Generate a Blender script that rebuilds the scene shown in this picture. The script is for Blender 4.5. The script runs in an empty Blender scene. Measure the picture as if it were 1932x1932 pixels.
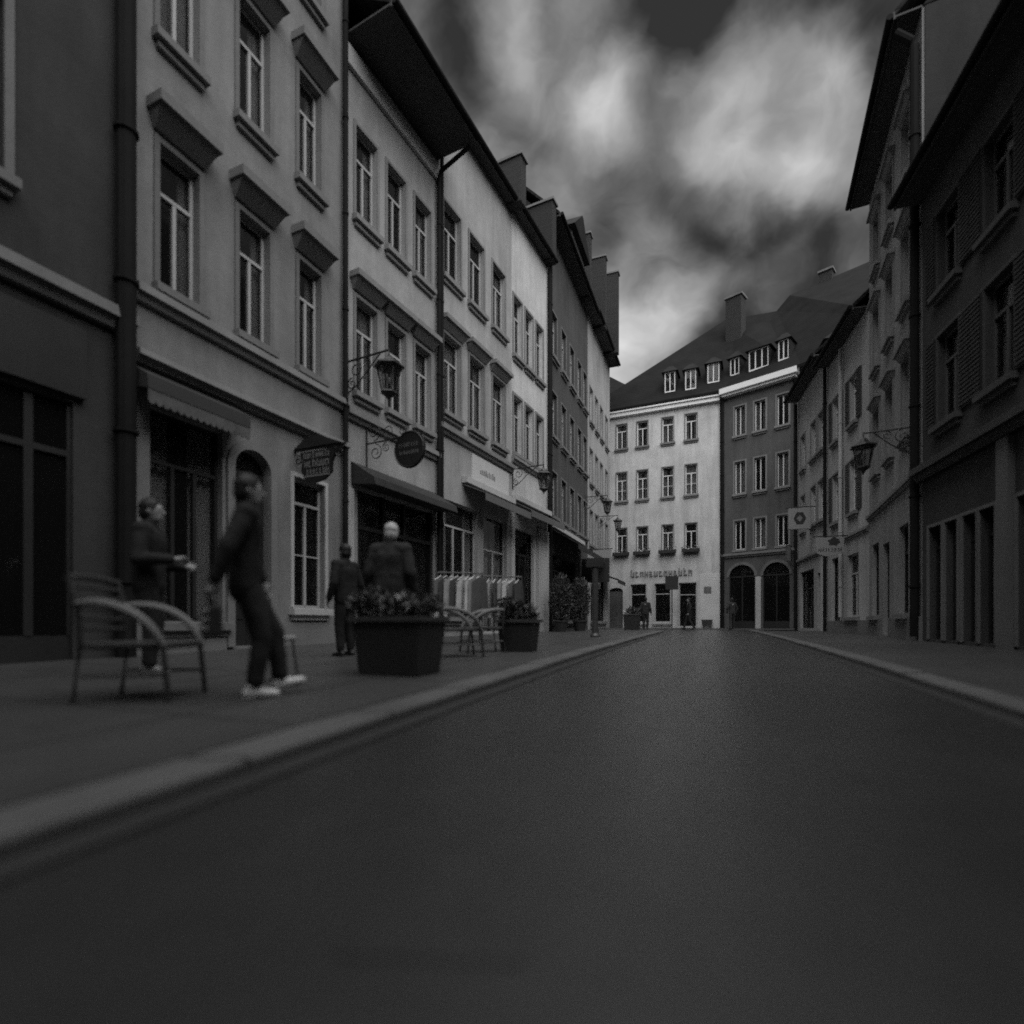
import bpy, bmesh, math, random
from mathutils import Vector, Matrix
random.seed(7)
S = bpy.context.scene
COL = S.collection
rad = math.radians

# ------------------------------------------------------------------ camera
CAMZ, HOR, FPX, CX = 0.70, 1178.0, 1000.0, 966.0      # measured on the photo scaled to 1932 px
cam = bpy.data.cameras.new('camera')
camo = bpy.data.objects.new('camera', cam); COL.objects.link(camo)
camo.location = (0, 0, CAMZ); camo.rotation_euler = (rad(90), 0, 0)
cam.sensor_width = 36; cam.lens = 36 * FPX / 1932
cam.shift_y = (HOR - 966) / 1932
cam.clip_start = 0.05; cam.clip_end = 3000
cam.dof.use_dof = True; cam.dof.focus_distance = 33; cam.dof.aperture_fstop = 0.34
S.camera = camo

# ------------------------------------------------------------------ sun and sky
SUN_EL, SUN_AZ = rad(56), math.atan2(0.30, -0.95)
sv = Vector((math.sin(SUN_AZ) * math.cos(SUN_EL), math.cos(SUN_AZ) * math.cos(SUN_EL), math.sin(SUN_EL)))
sl = bpy.data.lights.new('sun', 'SUN'); sl.energy = 1.5; sl.angle = rad(95)
slo = bpy.data.objects.new('sun', sl); COL.objects.link(slo)
slo.rotation_euler = sv.to_track_quat('Z', 'Y').to_euler()
W = bpy.data.worlds.new('World'); S.world = W; W.use_nodes = True
nt = W.node_tree; nt.nodes.clear()
def wn(t, **k):
    n = nt.nodes.new(t)
    for a, b in k.items(): setattr(n, a, b)
    return n
lk = nt.links.new
def wmath(op, a, b=None, clamp=False):
    n = wn('ShaderNodeMath', operation=op, use_clamp=clamp)
    for i, v in enumerate((a, b)):
        if v is None: continue
        if isinstance(v, (int, float)): n.inputs[i].default_value = v
        else: lk(v, n.inputs[i])
    return n.outputs[0]
tc = wn('ShaderNodeTexCoord')
sky = wn('ShaderNodeTexSky', sky_type='NISHITA', sun_disc=False, sun_elevation=SUN_EL, sun_rotation=SUN_AZ, dust_density=3.0)
bw = wn('ShaderNodeRGBToBW'); lk(sky.outputs[0], bw.inputs[0])
def wnoise(scale, detail, rough, loc, vec, dist=0.0):
    mpn = wn('ShaderNodeMapping'); mpn.inputs['Scale'].default_value = (1, 1, 1.35); mpn.inputs['Location'].default_value = loc; lk(vec, mpn.inputs[0])
    n = wn('ShaderNodeTexNoise'); n.inputs['Scale'].default_value = scale; n.inputs['Detail'].default_value = detail
    n.inputs['Roughness'].default_value = rough; n.inputs['Distortion'].default_value = dist; lk(mpn.outputs[0], n.inputs['Vector'])
    return n
warp = wnoise(9.0, 4, .5, (0, 0, 0), tc.outputs['Generated'])
ws = wn('ShaderNodeVectorMath', operation='SUBTRACT'); lk(warp.outputs['Color'], ws.inputs[0]); ws.inputs[1].default_value = (.5, .5, .5)
wsc = wn('ShaderNodeVectorMath', operation='SCALE'); lk(ws.outputs[0], wsc.inputs[0]); wsc.inputs['Scale'].default_value = 0.09
wad = wn('ShaderNodeVectorMath', operation='ADD'); lk(tc.outputs['Generated'], wad.inputs[0]); lk(wsc.outputs[0], wad.inputs[1])
wno = wn('ShaderNodeVectorMath', operation='NORMALIZE'); lk(wad.outputs[0], wno.inputs[0])
n1 = wnoise(2.6, 6, .5, (3.1, .4, 1.2), wno.outputs[0], .4)
n2 = wnoise(11, 7, .62, (1.3, 2.4, .2), wno.outputs[0], .6)
val = wmath('MULTIPLY_ADD', n1.outputs['Fac'], 0.9); nt.nodes[-1].inputs[2].default_value = 0.05
val = wmath('ADD', val, wmath('MULTIPLY', wmath('SUBTRACT', n2.outputs['Fac'], .5), .26))
# the cloud banks: photo direction (x, y in 1932 px), angular radius, brightness change
BANKS = [(780, 20, 4.2, -0.26), (830, 90, 4.2, 0.15), (880, 170, 4.2, 0.20), (950, 250, 4.2, -0.07), (920, 60, 4.2, -0.33), (975, 130, 4.2, -0.08), (1010, 210, 4.2, -0.05), (1180, 170, 4.2, -0.20), (1060, 40, 4.2, 0.39), (1160, 30, 4.2, -0.23), (1150, 90, 4.2, 0.19), (1270, 10, 4.2, -0.46), (1250, 90, 4.2, 0.12), (1360, 30, 4.2, -0.16), (1330, 110, 4.2, 0.11), (1390, 150, 4.2, -0.08), (1290, 190, 4.2, 0.21), (1260, 260, 4.2, 0.17), (1330, 270, 4.2, -0.13), (1440, 230, 4.2, 0.53), (1510, 130, 4.2, -0.10), (1580, 90, 4.2, -0.22), (1540, 220, 4.2, 0.17), (1610, 180, 4.2, 0.26), (1480, 310, 4.2, -0.10), (1570, 320, 4.2, 0.09), (1390, 330, 4.2, -0.29), (1190, 300, 4.2, 0.22), (1230, 380, 4.2, -0.39), (1330, 380, 4.2, -0.12), (1440, 390, 4.2, -0.02), (1560, 390, 4.2, -0.13), (1180, 460, 4.2, -0.14), (1290, 460, 4.2, 0.23), (1390, 450, 4.2, 0.23), (1470, 450, 4.2, -0.12), (1540, 450, 4.2, 0.13), (1610, 430, 4.2, -0.09), (1640, 360, 4.2, 0.03), (1650, 20, 4.2, -0.18), (1530, 20, 4.2, -0.05), (1430, 530, 4.2, -0.23), (1350, 530, 4.2, 0.05), (1270, 560, 4.2, 0.09), (1190, 560, 4.2, 0.16), (1190, 650, 4.2, 0.09), (1230, 650, 4.2, -0.15), (1290, 620, 4.2, -0.32), (1170, 700, 4.2, 0.28), (1110, 330, 4.2, -0.09), (1040, 290, 4.2, 0.13), (1500, 530, 4.2, -0.07), (1600, 490, 4.2, 0.09)]
for px, py, r, a in BANKS:
    d = Vector(((px - CX) / FPX, 1, (HOR - py) / FPX)).normalized()
    dn = wn('ShaderNodeVectorMath', operation='DOT_PRODUCT'); lk(wno.outputs[0], dn.inputs[0]); dn.inputs[1].default_value = d
    mr = wn('ShaderNodeMapRange', interpolation_type='SMOOTHSTEP'); lk(dn.outputs['Value'], mr.inputs['Value'])
    mr.inputs['From Min'].default_value = math.cos(rad(r * 1.9)); mr.inputs['From Max'].default_value = 1.0
    mr.inputs['To Min'].default_value = 0; mr.inputs['To Max'].default_value = a
    val = wmath('ADD', val, mr.outputs[0])
val = wmath('MAXIMUM', val, 0.22)
val = wmath('MINIMUM', val, 1.0)
val = wmath('POWER', val, 2.2)
tot = wmath('MULTIPLY', val, wmath('ADD', wmath('MULTIPLY', bw.outputs[0], 0.15), 2.5))
bg = wn('ShaderNodeBackground'); lk(tot, bg.inputs['Color']); bg.inputs['Strength'].default_value = 0.095
out = wn('ShaderNodeOutputWorld'); lk(bg.outputs[0], out.inputs[0])
S.view_settings.view_transform = 'Standard'; S.view_settings.look = 'None'
S.view_settings.exposure = 1.85; S.view_settings.gamma = 1.0
S.cycles.use_denoising = False
S.cycles.max_bounces = 5; S.cycles.transparent_max_bounces = 6; S.cycles.diffuse_bounces = 3
S.render.filter_size = 1.8
S.cycles.filter_width = 1.8

# ------------------------------------------------------------------ materials
MATS = {}
def mat(name, v, rough=.8, noise=0.0, nscale=3.0, bump=0.0, bscale=60.0, spec=.35, streak=0.0, metal=0.0, speck=0.0, sheen=0.0):
    if name in MATS: return MATS[name]
    m = bpy.data.materials.new(name); m.use_nodes = True; MATS[name] = m
    t = m.node_tree; b = t.nodes['Principled BSDF']; L = t.links.new
    b.inputs['Roughness'].default_value = rough; b.inputs['Specular IOR Level'].default_value = spec; b.inputs['Metallic'].default_value = metal
    if sheen: b.inputs['Sheen Weight'].default_value = sheen
    b.inputs['Base Color'].default_value = (v, v, v, 1)
    tcn = t.nodes.new('ShaderNodeTexCoord')
    cur = None
    def mul(x, y):
        n = t.nodes.new('ShaderNodeMath'); n.operation = 'MULTIPLY'
        L(x, n.inputs[0])
        if isinstance(y, float): n.inputs[1].default_value = y
        else: L(y, n.inputs[1])
        return n.outputs[0]
    def nz(scale, lo, hi, vec=(1, 1, 1), detail=6):
        mpn = t.nodes.new('ShaderNodeMapping'); mpn.inputs['Scale'].default_value = vec
        L(tcn.outputs['Object'], mpn.inputs[0])
        n = t.nodes.new('ShaderNodeTexNoise'); n.inputs['Scale'].default_value = scale; n.inputs['Detail'].default_value = detail; n.inputs['Roughness'].default_value = .6
        L(mpn.outputs[0], n.inputs['Vector'])
        r = t.nodes.new('ShaderNodeMapRange'); L(n.outputs['Fac'], r.inputs['Value'])
        r.inputs['From Min'].default_value = .28; r.inputs['From Max'].default_value = .72
        r.inputs['To Min'].default_value = lo; r.inputs['To Max'].default_value = hi
        return r.outputs[0]
    fac = None
    if noise: fac = nz(nscale * .25, 1 - noise, 1 + noise)
    if noise:
        fac = mul(fac, nz(nscale * 3, 1 - noise * .5, 1 + noise * .5))
    if streak: 
        f = nz(2.2, 1 - streak, 1 + streak * .4, (1, 1, .12)); fac = mul(fac, f) if fac else f
    if speck:
        f = nz(bscale * 1.5, 1 - speck, 1 + speck, detail=2); fac = mul(fac, f) if fac else f
    if fac:
        f = mul(fac, float(v)); c = t.nodes.new('ShaderNodeCombineColor')
        for i in range(3): L(f, c.inputs[i])
        L(c.outputs[0], b.inputs['Base Color'])
    if bump:
        n = t.nodes.new('ShaderNodeTexNoise'); n.inputs['Scale'].default_value = bscale; n.inputs['Detail'].default_value = 4
        L(tcn.outputs['Object'], n.inputs['Vector'])
        bp = t.nodes.new('ShaderNodeBump'); bp.inputs['Strength'].default_value = bump; bp.inputs['Distance'].default_value = .02
        L(n.outputs['Fac'], bp.inputs['Height']); L(bp.outputs[0], b.inputs['Normal'])
    return m
def tracks(m, amt):
    t = m.node_tree; b = t.nodes['Principled BSDF']; L = t.links.new; src = b.inputs['Base Color'].links[0].from_socket
    tcn = t.nodes.new('ShaderNodeTexCoord'); mpn = t.nodes.new('ShaderNodeMapping'); mpn.vector_type = 'POINT'; mpn.inputs['Rotation'].default_value = (0, 0, rad(20.3)); L(tcn.outputs['Object'], mpn.inputs[0])
    mp2 = t.nodes.new('ShaderNodeMapping'); mp2.inputs['Scale'].default_value = (2.4, .12, 1); L(mpn.outputs[0], mp2.inputs[0])
    n = t.nodes.new('ShaderNodeTexNoise'); n.inputs['Scale'].default_value = 1.6; n.inputs['Detail'].default_value = 5; L(mp2.outputs[0], n.inputs['Vector'])
    r = t.nodes.new('ShaderNodeMapRange'); L(n.outputs['Fac'], r.inputs['Value']); r.inputs['From Min'].default_value = .3; r.inputs['From Max'].default_value = .7; r.inputs['To Min'].default_value = 1 - amt; r.inputs['To Max'].default_value = 1 + amt
    mx = t.nodes.new('ShaderNodeVectorMath'); mx.operation = 'SCALE'; L(src, mx.inputs[0]); L(r.outputs[0], mx.inputs['Scale']); L(mx.outputs[0], b.inputs['Base Color'])
    rr = t.nodes.new('ShaderNodeMapRange'); L(n.outputs['Fac'], rr.inputs['Value']); rr.inputs['To Min'].default_value = .42; rr.inputs['To Max'].default_value = .26; L(rr.outputs[0], b.inputs['Roughness'])
def plaster(name, v): return mat(name, v, .9, noise=.18, nscale=2.2, bump=.25, bscale=30, streak=.26, spec=.2)
def rooftile(name, v, scale=9):
    if name in MATS: return MATS[name]
    m = mat(name, v, .92, noise=.3, nscale=4, speck=.25, bscale=14, spec=.12)
    t = m.node_tree; b = t.nodes['Principled BSDF']; tcn = t.nodes.new('ShaderNodeTexCoord')
    w = t.nodes.new('ShaderNodeTexWave'); w.wave_type = 'BANDS'; w.bands_direction = 'Z'; w.wave_profile = 'SAW'
    w.inputs['Scale'].default_value = 1.6; t.links.new(tcn.outputs['Object'], w.inputs['Vector'])
    src = b.inputs['Base Color'].links[0].from_socket; r = t.nodes.new('ShaderNodeMapRange'); t.links.new(w.outputs['Fac'], r.inputs['Value']); r.inputs['To Min'].default_value = .55; r.inputs['To Max'].default_value = 1.35
    mx = t.nodes.new('ShaderNodeVectorMath'); mx.operation = 'SCALE'; t.links.new(src, mx.inputs[0]); t.links.new(r.outputs[0], mx.inputs['Scale']); t.links.new(mx.outputs[0], b.inputs['Base Color'])
    bp = t.nodes.new('ShaderNodeBump'); bp.inputs['Strength'].default_value = .8; bp.inputs['Distance'].default_value = .05
    t.links.new(w.outputs['Fac'], bp.inputs['Height']); t.links.new(bp.outputs[0], b.inputs['Normal'])
    return m
def brickmat(name, v, s=7):
    if name in MATS: return MATS[name]
    m = mat(name, v, .9, noise=.1)
    t = m.node_tree; b = t.nodes['Principled BSDF']
    tcn = t.nodes.new('ShaderNodeTexCoord'); mpn = t.nodes.new('ShaderNodeMapping'); mpn.inputs['Rotation'].default_value = (rad(90), 0, 0)
    t.links.new(tcn.outputs['Object'], mpn.inputs[0])
    k = t.nodes.new('ShaderNodeTexBrick'); k.inputs['Scale'].default_value = s
    for i, f in zip(range(1, 4), (1.0, .7, .4)): k.inputs[i].default_value = (v * f, v * f, v * f, 1)
    t.links.new(mpn.outputs[0], k.inputs['Vector']); t.links.new(k.outputs['Color'], b.inputs['Base Color'])
    bp = t.nodes.new('ShaderNodeBump'); bp.inputs['Strength'].default_value = .6; bp.inputs['Distance'].default_value = .02
    t.links.new(k.outputs['Fac'], bp.inputs['Height']); bp.invert = True; t.links.new(bp.outputs[0], b.inputs['Normal'])
    return m
def glassmat(name, tr=.45):
    m = bpy.data.materials.new(name); m.use_nodes = True; t = m.node_tree; MATS[name] = m
    b = t.nodes['Principled BSDF']; b.inputs['Base Color'].default_value = (.012, .012, .012, 1); b.inputs['Roughness'].default_value = .06
    b.inputs['Specular IOR Level'].default_value = .6
    n = t.nodes.new('ShaderNodeTexNoise'); n.inputs['Scale'].default_value = 1.2
    tcn = t.nodes.new('ShaderNodeTexCoord'); t.links.new(tcn.outputs['Object'], n.inputs['Vector'])
    bp = t.nodes.new('ShaderNodeBump'); bp.inputs['Strength'].default_value = .25; bp.inputs['Distance'].default_value = .05
    t.links.new(n.outputs['Fac'], bp.inputs['Height']); t.links.new(bp.outputs[0], b.inputs['Normal'])
    trn = t.nodes.new('ShaderNodeBsdfTransparent'); mx = t.nodes.new('ShaderNodeMixShader'); mx.inputs[0].default_value = tr
    o = t.nodes['Material Output']
    t.links.new(b.outputs[0], mx.inputs[1]); t.links.new(trn.outputs[0], mx.inputs[2]); t.links.new(mx.outputs[0], o.inputs[0])
    return m
GLASS = glassmat('window_glass', .6)
LAMPGLASS = glassmat('lantern_glass', .55)
TRIM = mat('stone_trim', .19, .85, noise=.15, bump=.2, bscale=40, streak=.15)
TRIMD = mat('stone_trim_dark', .15, .85, noise=.18, bump=.2, bscale=40, streak=.15)
TRIML = mat('stone_trim_light', .42, .85, noise=.1, bump=.2, bscale=40, streak=.1)
PAINTW = mat('window_paint_white', .62, .5, noise=.06)
PAINTG = mat('window_paint_grey', .38, .5, noise=.1)
CURT = mat('curtain_cloth', .6, .9, noise=.1, nscale=8)
IRON = mat('black_iron', .018, .45, noise=.2, spec=.5)
IRONG = mat('grey_iron', .05, .4, noise=.2, spec=.5)
ZINC = mat('drainpipe_zinc', .012, .85, noise=.25, spec=.12)
WOODD = mat('dark_wood', .02, .55, noise=.25, nscale=5, streak=.2)
SOFFIT = mat('soffit_boards', .05, .8, noise=.25, nscale=5)
ROOFM = rooftile('roof_tiles', .026)
BRICK = brickmat('chimney_brick', .035)
WHITE = mat('fascia_white', .75, .5, noise=.08)
CLOTHD = mat('awning_cloth_dark', .03, .9, noise=.15)
CLOTHM = mat('awning_cloth_grey', .12, .9, noise=.15)

# ------------------------------------------------------------------ mesh helpers
class MB:
    def __init__(s): s.v = []; s.f = []; s.m = []; s.mi = 0
    def quad(s, *p):
        n = len(s.v); s.v += [tuple(q) for q in p]; s.f.append(tuple(range(n, n + len(p)))); s.m.append(s.mi)
    def box(s, x0, x1, y0, y1, z0, z1, ch=0):
        x0, x1 = min(x0, x1), max(x0, x1); y0, y1 = min(y0, y1), max(y0, y1); z0, z1 = min(z0, z1), max(z0, z1)
        n = len(s.v)
        s.v += [(x0, y0, z0), (x1, y0, z0), (x1, y1, z0), (x0, y1, z0), (x0, y0, z1), (x1, y0, z1), (x1, y1, z1), (x0, y1, z1)]
        for f in ((3, 2, 1, 0), (4, 5, 6, 7), (0, 1, 5, 4), (1, 2, 6, 5), (2, 3, 7, 6), (3, 0, 4, 7)):
            s.f.append(tuple(n + i for i in f)); s.m.append(s.mi)
    def hexa(s, b, t):      # two loops of equal length, bottom and top, capped
        n = len(s.v); k = len(b); s.v += [tuple(p) for p in b] + [tuple(p) for p in t]
        s.f.append(tuple(n + i for i in reversed(range(k)))); s.m.append(s.mi)
        s.f.append(tuple(n + k + i for i in range(k))); s.m.append(s.mi)
        for i in range(k):
            j = (i + 1) % k; s.f.append((n + i, n + j, n + k + j, n + k + i)); s.m.append(s.mi)
    def tube(s, pts, r, seg=8, cap=True):
        pts = [Vector(p) for p in pts]; rs = r if isinstance(r, (list, tuple)) else [r] * len(pts)
        n0 = len(s.v); ref = Vector((0, 0, 1))
        for i, p in enumerate(pts):
            t = (pts[min(i + 1, len(pts) - 1)] - pts[max(i - 1, 0)]).normalized()
            a = t.cross(ref)
            if a.length < .05: a = t.cross(Vector((1, 0, 0)))
            a.normalize(); b = t.cross(a)
            for k in range(seg):
                an = 2 * math.pi * k / seg; s.v.append(tuple(p + (a * math.cos(an) + b * math.sin(an)) * rs[i]))
        for i in range(len(pts) - 1):
            for k in range(seg):
                k2 = (k + 1) % seg
                s.f.append((n0 + i * seg + k, n0 + i * seg + k2, n0 + (i + 1) * seg + k2, n0 + (i + 1) * seg + k)); s.m.append(s.mi)
        if cap:
            s.f.append(tuple(n0 + k for k in reversed(range(seg)))); s.m.append(s.mi)
            e = n0 + (len(pts) - 1) * seg; s.f.append(tuple(e + k for k in range(seg))); s.m.append(s.mi)
    def lathe(s, prof, c=(0, 0, 0), seg=16):
        n0 = len(s.v)
        for r, z in prof:
            for k in range(seg):
                an = 2 * math.pi * (k + .5) / seg; s.v.append((c[0] + r * math.cos(an), c[1] + r * math.sin(an), c[2] + z))
        for i in range(len(prof) - 1):
            for k in range(seg):
                k2 = (k + 1) % seg
                s.f.append((n0 + i * seg + k, n0 + i * seg + k2, n0 + (i + 1) * seg + k2, n0 + (i + 1) * seg + k)); s.m.append(s.mi)
        s.f.append(tuple(n0 + k for k in reversed(range(seg)))); s.m.append(s.mi)
        e = n0 + (len(prof) - 1) * seg; s.f.append(tuple(e + k for k in range(seg))); s.m.append(s.mi)
    def ellip(s, c, r, seg=10, rings=6, M=None):
        n0 = len(s.v)
        for i in range(rings + 1):
            a = -math.pi / 2 + math.pi * i / rings
            for k in range(seg):
                b = 2 * math.pi * k / seg
                p = Vector((r[0] * math.cos(a) * math.cos(b), r[1] * math.cos(a) * math.sin(b), r[2] * math.sin(a)))
                if M: p = M @ p
                s.v.append(tuple(p + Vector(c)))
        for i in range(rings):
            for k in range(seg):
                k2 = (k + 1) % seg
                s.f.append((n0 + i * seg + k, n0 + i * seg + k2, n0 + (i + 1) * seg + k2, n0 + (i + 1) * seg + k)); s.m.append(s.mi)
    def mesh(s, name, mats, smooth=False):
        me = bpy.data.meshes.new(name); me.from_pydata(s.v, [], s.f)
        mats = mats if isinstance(mats, (list, tuple)) else [mats]
        for m in mats: me.materials.append(m)
        if len(mats) > 1: me.polygons.foreach_set('material_index', s.m)
        if smooth: me.polygons.foreach_set('use_smooth', [True] * len(me.polygons))
        me.update(); return me
    def build(s, name, mats, parent=None, loc=(0, 0, 0), rz=0, smooth=False):
        return put(name, s.mesh(name, mats, smooth), parent, loc, rz)
def put(name, me, parent=None, loc=(0, 0, 0), rz=0):
    o = bpy.data.objects.new(name, me); COL.objects.link(o); o.location = loc; o.rotation_euler = (0, 0, rz)
    if parent: o.parent = parent
    return o
def tag(o, label=None, cat=None, group=None, kind=None):
    if label: o['label'] = label
    if cat: o['category'] = cat
    if group: o['group'] = group
    if kind: o['kind'] = kind
    return o
def thing(name, label, cat, loc=(0, 0, 0), rz=0, group=None):
    return tag(put(name, None, None, loc, rz), label, cat, group)
def copy_tree(o, parent=None):
    c = o.copy(); COL.objects.link(c); c.parent = parent
    for ch in list(o.children): copy_tree(ch, c)
    return c
def gz(Y): return 0.47 * (1 - math.exp(-max(Y, -6) / 18.0))
def at(px, Y, py=None):
    X = (px - CX) / FPX * Y
    return (X, Y, gz(Y) + .05) if py is None else (X, Y, CAMZ + (HOR - py) / FPX * Y)

# ------------------------------------------------------------------ ground, road, pavements
def lk_(Y): return -2.02 + .37 * Y       # left road edge
def rk_(Y): return 2.07 + .37 * Y        # right road edge
YS = [-6 + .5 * i for i in range(0, 61)]
def strip(name, xa, xb, ys, dz, m, parent=None, nx=1, kind='structure'):
    mb = MB()
    for y0, y1 in zip(ys[:-1], ys[1:]):
        for i in range(nx):
            f0, f1 = i / nx, (i + 1) / nx
            q = lambda y, f: (xa(y) + (xb(y) - xa(y)) * f, y, gz(y) + dz)
            mb.quad(q(y0, f0), q(y0, f1), q(y1, f1), q(y1, f0))
    o = mb.build(name, m, parent, smooth=True)
    if not parent: tag(o, kind=kind)
    return o
ASPH = mat('asphalt', .021, .42, noise=.34, nscale=1.6, bump=.16, bscale=150, spec=1.0, speck=.45)
tracks(ASPH, .22)
ASPHD = mat('asphalt_gutter', .022, .6, noise=.25, nscale=3, bump=.5, bscale=150, spec=.45, speck=.3)
PAVE = mat('pavement_asphalt', .05, .42, noise=.25, nscale=1.4, bump=.2, bscale=140, spec=.4, speck=.25)
KERB = mat('kerb_granite', .095, .55, noise=.2, nscale=5, bump=.3, bscale=120, speck=.2)
mb = MB(); g = 1500
mb.quad((-g, -g, -.6), (g, -g, -.6), (g, g, -.6), (-g, g, -.6)); tag(mb.build('ground', ASPHD), kind='structure')
far = [24 + .5 * i for i in range(0, 73)]
road = strip('road', lambda y: lk_(y) - 6 * max(0, (y - 24) / 3) ** 2, lambda y: rk_(y) + 3 * max(0, (y - 26) / 4) ** 2, [y for y in YS if y <= 24] + [24.5 + .5 * i for i in range(14)], 0, ASPH, nx=6)
tag(road, 'dark asphalt road running up the middle of the street', None)
strip('gutter_strip', lambda y: lk_(y), lambda y: lk_(y) + .2, [y for y in YS if y <= 24], .004, ASPHD, road)
strip('gutter_strip', lambda y: rk_(y) - .2, lambda y: rk_(y), [y for y in YS if y <= 24], .004, ASPHD, road)
mb = MB()
for i in range(30):
    x0, x1 = -.36 + i * .013, -.36 + (i + 1) * .013
    y0 = 1.065 + .004 * math.sin(i * .9) - i * .0006; y1 = 1.065 + .004 * math.sin((i + 1) * .9) - (i + 1) * .0006
    mb.quad((x0, y0, gz(y0) + .004), (x1, y1, gz(y1) + .004), (x1, y1 + .005, gz(y1) + .004), (x0, y0 + .005, gz(y0) + .004))
mb.build('tar_seam', mat('tar_and_shade', .012, .5), road)
KH = .055
pl = strip('pavement', lambda y: -16, lambda y: lk_(y) - .3, [y for y in YS if y <= 24], KH, PAVE, nx=10)
pr = strip('pavement', lambda y: rk_(y) + .26, lambda y: 15 + .2 * y, [y for y in YS if y <= 27], KH, PAVE, nx=6)
pf = strip('pavement', lambda y: -10, lambda y: 34, [31 + .5 * i for i in range(30)], KH, PAVE)
mb = MB()
# left pavement corner, rounding off to the left at the end of the street
cx_, cy_ = lk_(24) - 3.3, 24
prev = None
for i in range(13):
    a = rad(90 * i / 12); p = (cx_ + 3.0 * math.cos(a), cy_ + 3.0 * math.sin(a), gz(cy_ + 3 * math.sin(a)) + KH)
    if prev: mb.quad((cx_, cy_, gz(cy_) + KH), prev, p)
    prev = p
mb.quad((-9, 24, gz(24) + KH), (cx_, 24, gz(24) + KH), (cx_, 27, gz(27) + KH), (-9, 27, gz(27) + KH))
mb.build('pavement_corner', PAVE, pl)
def kerb(parent, xf, side, y0, y1, w, n):
    for i in range(n):
        ya, yb = y0 + (y1 - y0) * i / n + .013, y0 + (y1 - y0) * (i + 1) / n - .013
        m_ = MB(); h = KH + random.uniform(.001, .011); bt = []; tp = []
        w2 = w + random.uniform(-.006, .006); c = .022
        prof = [(0, -.1), (0, h - c), (c * .35, h - c * .3), (c, h), (w2, h), (w2, -.1)]
        for (a, z) in prof:
            bt.append((xf(ya) + side * a, ya, gz(ya) + z)); tp.append((xf(yb) + side * a, yb, gz(yb) + z))
        m_.hexa(bt, tp); m_.build('kerb_stone', KERB, parent)
TAR_SHADE = mat('tar_and_shade', .012, .5)  # one dark colour for the tar joints and the painted kerb shadow
strip('joint_seam', lambda y: lk_(y) - .312, lambda y: lk_(y) - .286, [y for y in YS if -2 <= y <= 24], KH + .003, TAR_SHADE, pl)
strip('kerb_foot_shade', lambda y: lk_(y) + .0, lambda y: lk_(y) + .045, [y for y in YS if -2 <= y <= 24], .008, TAR_SHADE, road)  # kerb's shadow painted as a dark strip on the road, both sides
strip('joint_seam', lambda y: lk_(y) + .195, lambda y: lk_(y) + .215, [y for y in YS if -2 <= y <= 16], .008, TAR_SHADE, road)
strip('kerb_foot_shade', lambda y: rk_(y) - .045, lambda y: rk_(y), [y for y in YS if -2 <= y <= 24], .008, TAR_SHADE, road)
for off in (1.25, 2.9, 4.6): strip('joint_seam', lambda y: lk_(y) - off - .012, lambda y: lk_(y) - off, [y for y in YS if -2 <= y <= 24], KH + .003, TAR_SHADE, pl)
for k in range(13):
    yk = -.8 + k * 1.9; q = MB(); n = 10
    for i in range(n):
        x0, x1 = lk_(yk) - .31 - i * .75, lk_(yk) - .31 - (i + 1) * .75; y0, y1 = yk + .37 * i * .75, yk + .37 * (i + 1) * .75
        q.quad((x0, y0, gz(y0) + KH + .0035), (x0, y0 + .01, gz(y0) + KH + .0035), (x1, y1 + .01, gz(y1) + KH + .0035), (x1, y1, gz(y1) + KH + .0035))
    q.build('joint_seam', TAR_SHADE, pl)
kerb(pl, lk_, -1, -2, 24, .285, 24)
kerb(pr, rk_, 1, 0, 27, .25, 24)
# far kerb line in front of the pale house
for i in range(12):
    m_ = MB(); x0 = 5 + i * 1.0; m_.box(x0 + .006, x0 + .994, 30.8, 31.0, gz(31) - .1, gz(31) + KH + .005); m_.build('kerb_stone', KERB, pf)
# rounded kerb at the corner
for i in range(6):
    m_ = MB(); pts = []
    for k in range(4):
        a = rad(90 * (i + k / 3) / 6)
        pts.append((a, 3.0, 3.29))
    bt = [(cx_ + r * math.cos(a), cy_ + r * math.sin(a)) for a, r, _ in pts] + [(cx_ + r * math.cos(a), cy_ + r * math.sin(a)) for a, _, r in reversed(pts)]
    m_.hexa([(x, y, gz(y) - .1) for x, y in reversed(bt)], [(x, y, gz(y) + KH + .004) for x, y in reversed(bt)]); m_.build('kerb_stone', KERB, pl)

# ------------------------------------------------------------------ buildings
class Fac:
    """a facade from left end L to right end R as seen from the street; local x along it, local -y outward"""
    def __init__(s, L, R):
        s.L = Vector(L); s.R = Vector(R); d = s.R - s.L; s.len = d.length; s.d = d / s.len
        s.rz = math.atan2(s.d.y, s.d.x)
    def u(s, px, v=0):
        k = (px - CX) / FPX; dx, dy = s.d; x0, y0 = s.L
        return (x0 + v * dy - k * (y0 - v * dx)) / (k * dy - dx)
    def Y(s, px, v=0): return s.L.y + s.u(px, v) * s.d.y - v * s.d.x
    def z(s, px, py, v=0): return CAMZ + (HOR - py) / FPX * s.Y(px, v)
    def g(s, u): return gz(s.L.y + u * s.d.y)
    def w(s, u, v=0, z=0): p = s.L + s.d * u; return (p.x + v * s.d.y, p.y - v * s.d.x, z)

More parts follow.
